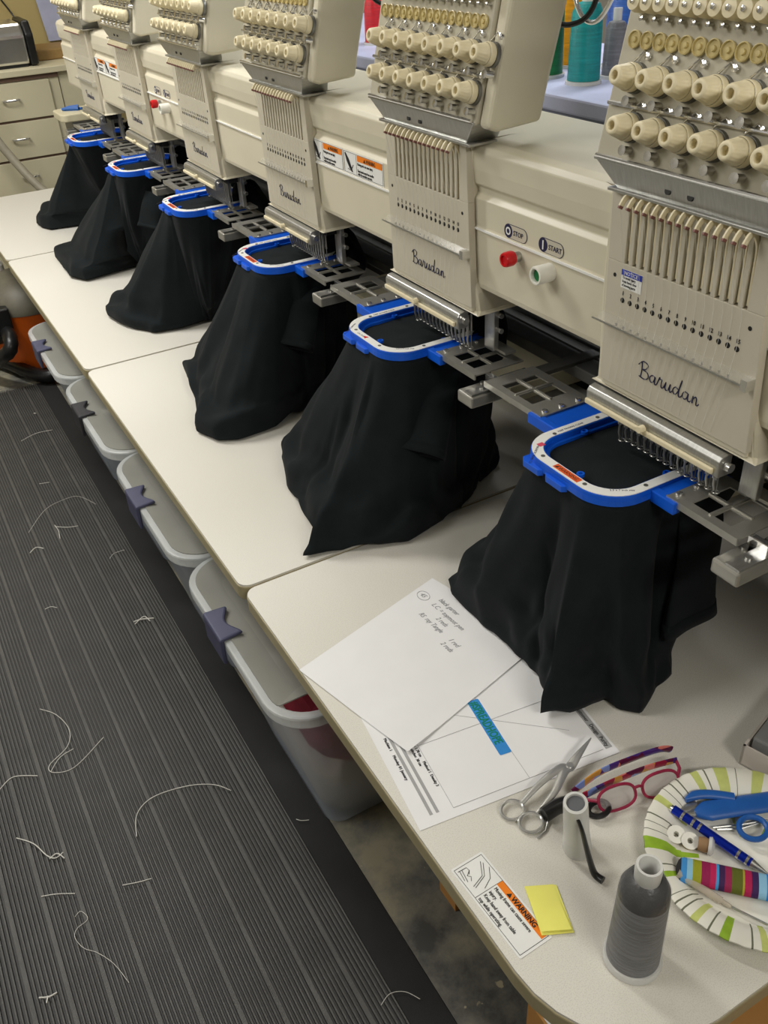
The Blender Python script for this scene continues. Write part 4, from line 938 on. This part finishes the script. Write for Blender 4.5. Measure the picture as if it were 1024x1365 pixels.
def lump(nm, x0, x1, y0, y1, z0, z1, m, label, cat, seed):
    r = random.Random(seed); b = MB(); n = 28; rings = 9; vs = []; pa = [r.uniform(0, 6) for _ in range(4)]
    cx, cy = (x0+x1)/2, (y0+y1)/2
    base = rrect(cx, cy, (x1-x0)/2, (y1-y0)/2, .05, 6); n = len(base)
    for k in range(rings):
        f = k/(rings-1); s = (.90+.1*min(1, f*4)) if f < .7 else math.cos((f-.7)/.3*1.25); z = lerp(z0, z1, min(1, f/.75)) + (.03*(f-.75) if f > .75 else 0)
        for i, p in enumerate(base):
            q = 2*PI*i/n; w_ = 1-.03*abs(math.sin(q*3+pa[0]+f*3)); zz_ = z+(.022*math.sin(q*2+pa[1])+.012*math.sin(q*5+pa[2]))*min(1, f*1.5)
            vs.append((lerp(cx, p[0], s*w_), lerp(cy, p[1], s*w_), max(z0, zz_)))
    b.v = vs
    for k in range(rings-1):
        for i in range(n): b.f.append((k*n+i, k*n+(i+1) % n, (k+1)*n+(i+1) % n, (k+1)*n+i)); b.m.append(0); b.sm.append(True)
    b.f += [tuple(range(n-1, -1, -1)), tuple((rings-1)*n+i for i in range(n))]; b.m += [0, 0]; b.sm += [True, True]
    return tag(b.build(nm, m), label, cat)
lump('white_cloth', .035, .47, .868, 1.16, .012, .125, 'whitecloth', 'crumpled white cloth at the bottom of the nearest bin', 'cloth', 1)
lump('rose_cloth', .022, .48, .826, 1.19, .19, .335, 'pink', 'folded rose pink cloth above the white cloth in the nearest bin', 'cloth', 2)
lump('blue_cloth', .06, .46, 1.37, 1.61, .012, .27, 'bluecloth', 'blue cloth showing through the second bin', 'cloth', 3)
lump('pale_cloth', .045, .46, 1.83, 2.10, .012, .29, 'whitecloth', 'pale cloth filling the third bin', 'cloth', 4)
lump('grey_cloth', .045, .46, 2.30, 2.58, .012, .29, 'greycloth', 'grey-beige cloth filling the farthest bin', 'cloth', 5)

# ------------------------------------------------------------------ cardboard under the near table
t = thing('cardboard_box', (.3, .05, 0), 'brown cardboard box on the floor under the front end of the table', 'box')
MB().box(.055, .60, -.22, .320, .0, .30).build('carton', 'card', t)
MB().box(.058, .10, .20, .30, .3005, .3015).build('shipping_label', 'paper', t)
tag(MB().box(.145, .50, .617, .665, 0, .34).build('flat_carton', 'card'), 'flattened brown carton standing on edge under the nearest table', 'box')

# ------------------------------------------------------------------ vacuum and far corner
vx, vy = .065, 3.37
t = thing('shop_vacuum', (vx, vy, 0), 'orange and black workshop vacuum beside the farthest bin', 'vacuum')
MB().lathe([(0, .03), (.15, .03), (.155, .06), (.165, .22), (.170, .235), (.170, .245)], (vx, vy, 0), n=36).build('drum', 'vacorange', t)
MB().lathe([(.174, .243), (.176, .262), (.15, .31), (.10, .345), (0, .35)], (vx, vy, 0), n=36).build('lid', 'vacgrey', t)
MB().box(vx-.165, vx-.095, vy-.165, vy-.115, .19, .285).build('latch', 'blackp', t, bevel=.005)
MB().box(vx-.03, vx+.09, vy-.05, vy+.14, .345, .40).build('handle', 'blackp', t, bevel=.01)
for q in range(4):
    a_ = PI/4+q*PI/2; MB().cyl((vx+.14*math.cos(a_), vy+.14*math.sin(a_), 0), (vx+.14*math.cos(a_), vy+.14*math.sin(a_), .04), .022, n=14).build('caster', 'blackp', t)
hs = crom([(-.30, 3.72, .04), (-.22, 3.55, .04), (-.115, 3.42, .05), (-.085, 3.36, .12), (-.055, 3.20, .20), (-.075, 3.13, .16), (-.155, 3.30, .07), (-.20, 3.52, .035), (-.135, 3.46, .035), (-.07, 3.33, .035), (-.02, 3.20, .035), (.03, 3.13, .035), (.075, 3.13, .05), (.08, 3.165, .09)], 8)
MB().tube(hs, .030, 12, rad=[.024+.002*(i % 2) for i in range(len(hs))]).build('hose', 'blackp', t)
wb = tag(MB().prism(rrect(-.03, 3.90, .09, .07, .03, 4), .0, .27).build('white_bag', 'white', bevel=.02), 'pale bag on the floor at the left edge behind the vacuum', 'bag')
# cabinet
cb = thing('drawer_cabinet', (.2, 4.6, 0), 'cream drawer cabinet with chrome pulls at the far left', 'cabinet')
MB().box(-.45, .56, 4.41, 4.93, 0, .845).build('carcass', 'cab', cb)
MB().box(-.47, .70, 4.385, 4.94, .860, .885).build('counter', 'cab', cb, bevel=.003)
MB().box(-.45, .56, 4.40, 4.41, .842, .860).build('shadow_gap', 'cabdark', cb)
MB().box(.565, .70, 4.42, 4.93, 0, .855).build('end_panel', 'tray', cb)
for i, (z0, z1) in enumerate(((.690, .838), (.530, .680), (.368, .520), (.20, .358))):
    dr = MB().box(-.44, .515, 4.392, 4.410, z0, z1).build('drawer', 'cab', cb, bevel=.002)
    MB().tube(crom([(.305, 4.392, z1-.065), (.305, 4.368, z1-.065), (.365, 4.368, z1-.065), (.365, 4.392, z1-.065)], 4), .0045, 8).build('pull', 'chrome', dr)
    MB().box(-.44, .56, 4.4005, 4.4100, z0-.010, z0).build('gap_line', 'cabdark', cb)
t = thing('chrome_toaster', (.3, 4.55, .885), 'chrome toaster with a black end on the far cabinet counter', 'toaster')
MB().prism([(4.46, .895), (4.45, 1.01), (4.48, 1.055), (4.66, 1.06), (4.70, 1.02), (4.70, .895)], .05, .47, mp=lambda u, v, hh: (hh, u, v)).build('shell', 'chrome', t, bevel=.012)
MB().prism([(4.455, .890), (4.445, 1.01), (4.48, 1.062), (4.67, 1.066), (4.71, 1.02), (4.71, .890)], .471, .505, mp=lambda u, v, hh: (hh, u, v)).build('end_cheek', 'blackp', t, bevel=.008)
MB().box(.06, .46, 4.47, 4.69, .885, .895).build('base', 'blackp', t)
tag(MB().prism([(.53, 4.60), (.72, 4.60), (.74, 4.85), (.55, 4.87)], .885, .93).build('wooden_block', 'wood', bevel=.006), 'brown wooden block on the far counter below the pale blue sheet', 'block')
tag(MB().obox((.66, 4.925, .93), (.10, 0, .0), (0, .008, 0), (-.02, 0, .20)).build('blue_sheet', 'lilac'), 'pale blue sheet leaning on the ochre wall behind the counter', 'sheet')
tag(MB().tube(crom([(.46, 4.93, 1.30), (.47, 4.92, 1.16), (.52, 4.90, 1.05), (.515, 4.86, 1.0), (.515, 4.80, .92), (.508, 4.73, .91)], 8), .004, 6).build('power_cord', 'blackp'), 'dark power cord hanging down the far wall to the toaster', 'cord')
tag(MB().tube(crom([(.12, 4.20, 1.0), (.165, 4.18, .80), (.20, 4.15, .68), (.245, 4.12, .585), (.30, 4.06, .49), (.37, 3.98, .40), (.42, 3.96, .25), (.43, 3.98, .0)], 8), .018, 10).build('grey_hose', 'pipe'), 'grey-beige hose curving down in front of the drawer cabinet', 'hose')

# ------------------------------------------------------------------ loose threads on the mat
MZ = .0090
def scrap(pts, label, r=.0008, z=MZ):
    p = [Vector((x, y, z+.0006*(i % 2))) for i, (x, y) in enumerate(pts)]; c = crom(p, 8)
    tag(MB().tube(c, r, 5).build('loose_thread', 'threadwhite'), label, 'thread', 'loose threads on the mat')
scraps = [([(-0.2751, 1.0428), (-0.2592, 1.0908), (-0.2199, 1.1127), (-0.1557, 1.1015), (-0.1106, 1.0774), (-0.0872, 1.046)], 'long white thread arc in the middle of the mat, left of the near bin', 0.0009),
  ([(-0.36, 1.4701), (-0.3333, 1.4327), (-0.3195, 1.3768), (-0.3335, 1.3309), (-0.3766, 1.3011), (-0.3731, 1.2768), (-0.3331, 1.2692), (-0.2631, 1.3146)], 'looped white thread on the mat left of the long arc', 0.0008),
  ([(-0.3774, 1.2839), (-0.3538, 1.3092), (-0.3243, 1.3181)], 'short thread lying over the looped one', 0.0008),
  ([(-0.4743, 1.2931), (-0.4455, 1.3093), (-0.4033, 1.287)], 'short curved thread at the left edge, below the loop', 0.0009),
  ([(-0.4684, 1.1593), (-0.4433, 1.1287), (-0.4282, 1.0917), (-0.4154, 1.0765), (-0.4007, 1.0819)], 'knotted thread near the left edge in the lower mat', 0.0011),
  ([(-0.4252, 1.0808), (-0.4109, 1.0846), (-0.4013, 1.0678)], 'tiny knot end beside the knotted thread', 0.0011),
  ([(-0.3263, 0.9583), (-0.2995, 0.9486), (-0.2779, 0.9438)], 'straight short thread below the long arc', 0.0008),
  ([(-0.4546, 1.0122), (-0.4309, 1.0026), (-0.4021, 0.9866)], 'straight short thread near the left edge, low on the mat', 0.0008),
  ([(-0.4129, 0.9425), (-0.4016, 0.9468), (-0.3951, 0.9268), (-0.4149, 0.9186), (-0.4221, 0.9045), (-0.4138, 0.8782), (-0.3965, 0.8586), (-0.3783, 0.8255), (-0.3661, 0.7825)], 'thin curly thread running down the lower mat', 0.0005),
  ([(-0.4961, 0.834), (-0.4824, 0.827), (-0.4694, 0.8274)], 'thick short thread at the bottom left corner', 0.0013),
  ([(-0.4876, 0.8193), (-0.4832, 0.8289)], 'stub crossing the thick short thread at bottom left', 0.0013),
  ([(-0.1026, 1.6379), (-0.0846, 1.6359), (-0.0566, 1.6242)], 'frayed tuft of thread at the middle of the upper mat', 0.0016),
  ([(-0.1019, 1.6279), (-0.0751, 1.6428), (-0.0677, 1.6185)], 'second strand of the frayed tuft', 0.0012),
  ([(-0.2418, 2.1731), (-0.177, 2.2632), (-0.1173, 2.2886), (-0.0755, 2.2795), (-0.0428, 2.2096)], 'faint long thread in the upper mat', 0.0005),
  ([(-0.1705, 2.1686), (-0.1683, 2.1324), (-0.1732, 2.0931)], 'forked thread stem in the upper mat', 0.001),
  ([(-0.1704, 2.1598), (-0.1424, 2.1366), (-0.1153, 2.1272)], 'forked thread branch in the upper mat', 0.0009),
  ([(-0.2583, 2.0719), (-0.2391, 2.0875), (-0.2224, 2.0722)], 'curled thread left in the upper mat', 0.0012),
  ([(-0.0823, 1.9231), (-0.0656, 1.9396), (-0.0367, 1.9404)], 'faint short thread right in the upper mat', 0.0006),
  ([(-0.2758, 1.8072), (-0.2611, 1.8077), (-0.2489, 1.7963)], 'tiny straight thread above the loop', 0.0008),
  ([(-0.1532, 2.7308), (-0.1, 2.7543), (-0.0471, 2.7483)], 'faint thread high on the mat near the third bin', 0.0008),
  ([(-0.0752, 2.9099), (-0.0685, 2.9052)], 'white lint speck high on the mat', 0.0018),
  ([(-0.1605, 2.4217), (-0.1313, 2.4119)], 'small straight thread in the upper left mat', 0.0008),
  ([(-0.0404, 0.5437), (-0.02, 0.5513), (0.0016, 0.5422), (0.0155, 0.5203)], 'curly thread at the bottom edge, near the mat border', 0.0005),
  ([(-0.0075, 0.92), (-0.0006, 0.9118), (0.012, 0.9059)], 'short thread beside the near bin bottom', 0.0007)]
for pts, lb, r in scraps: scrap(pts, lb, r)
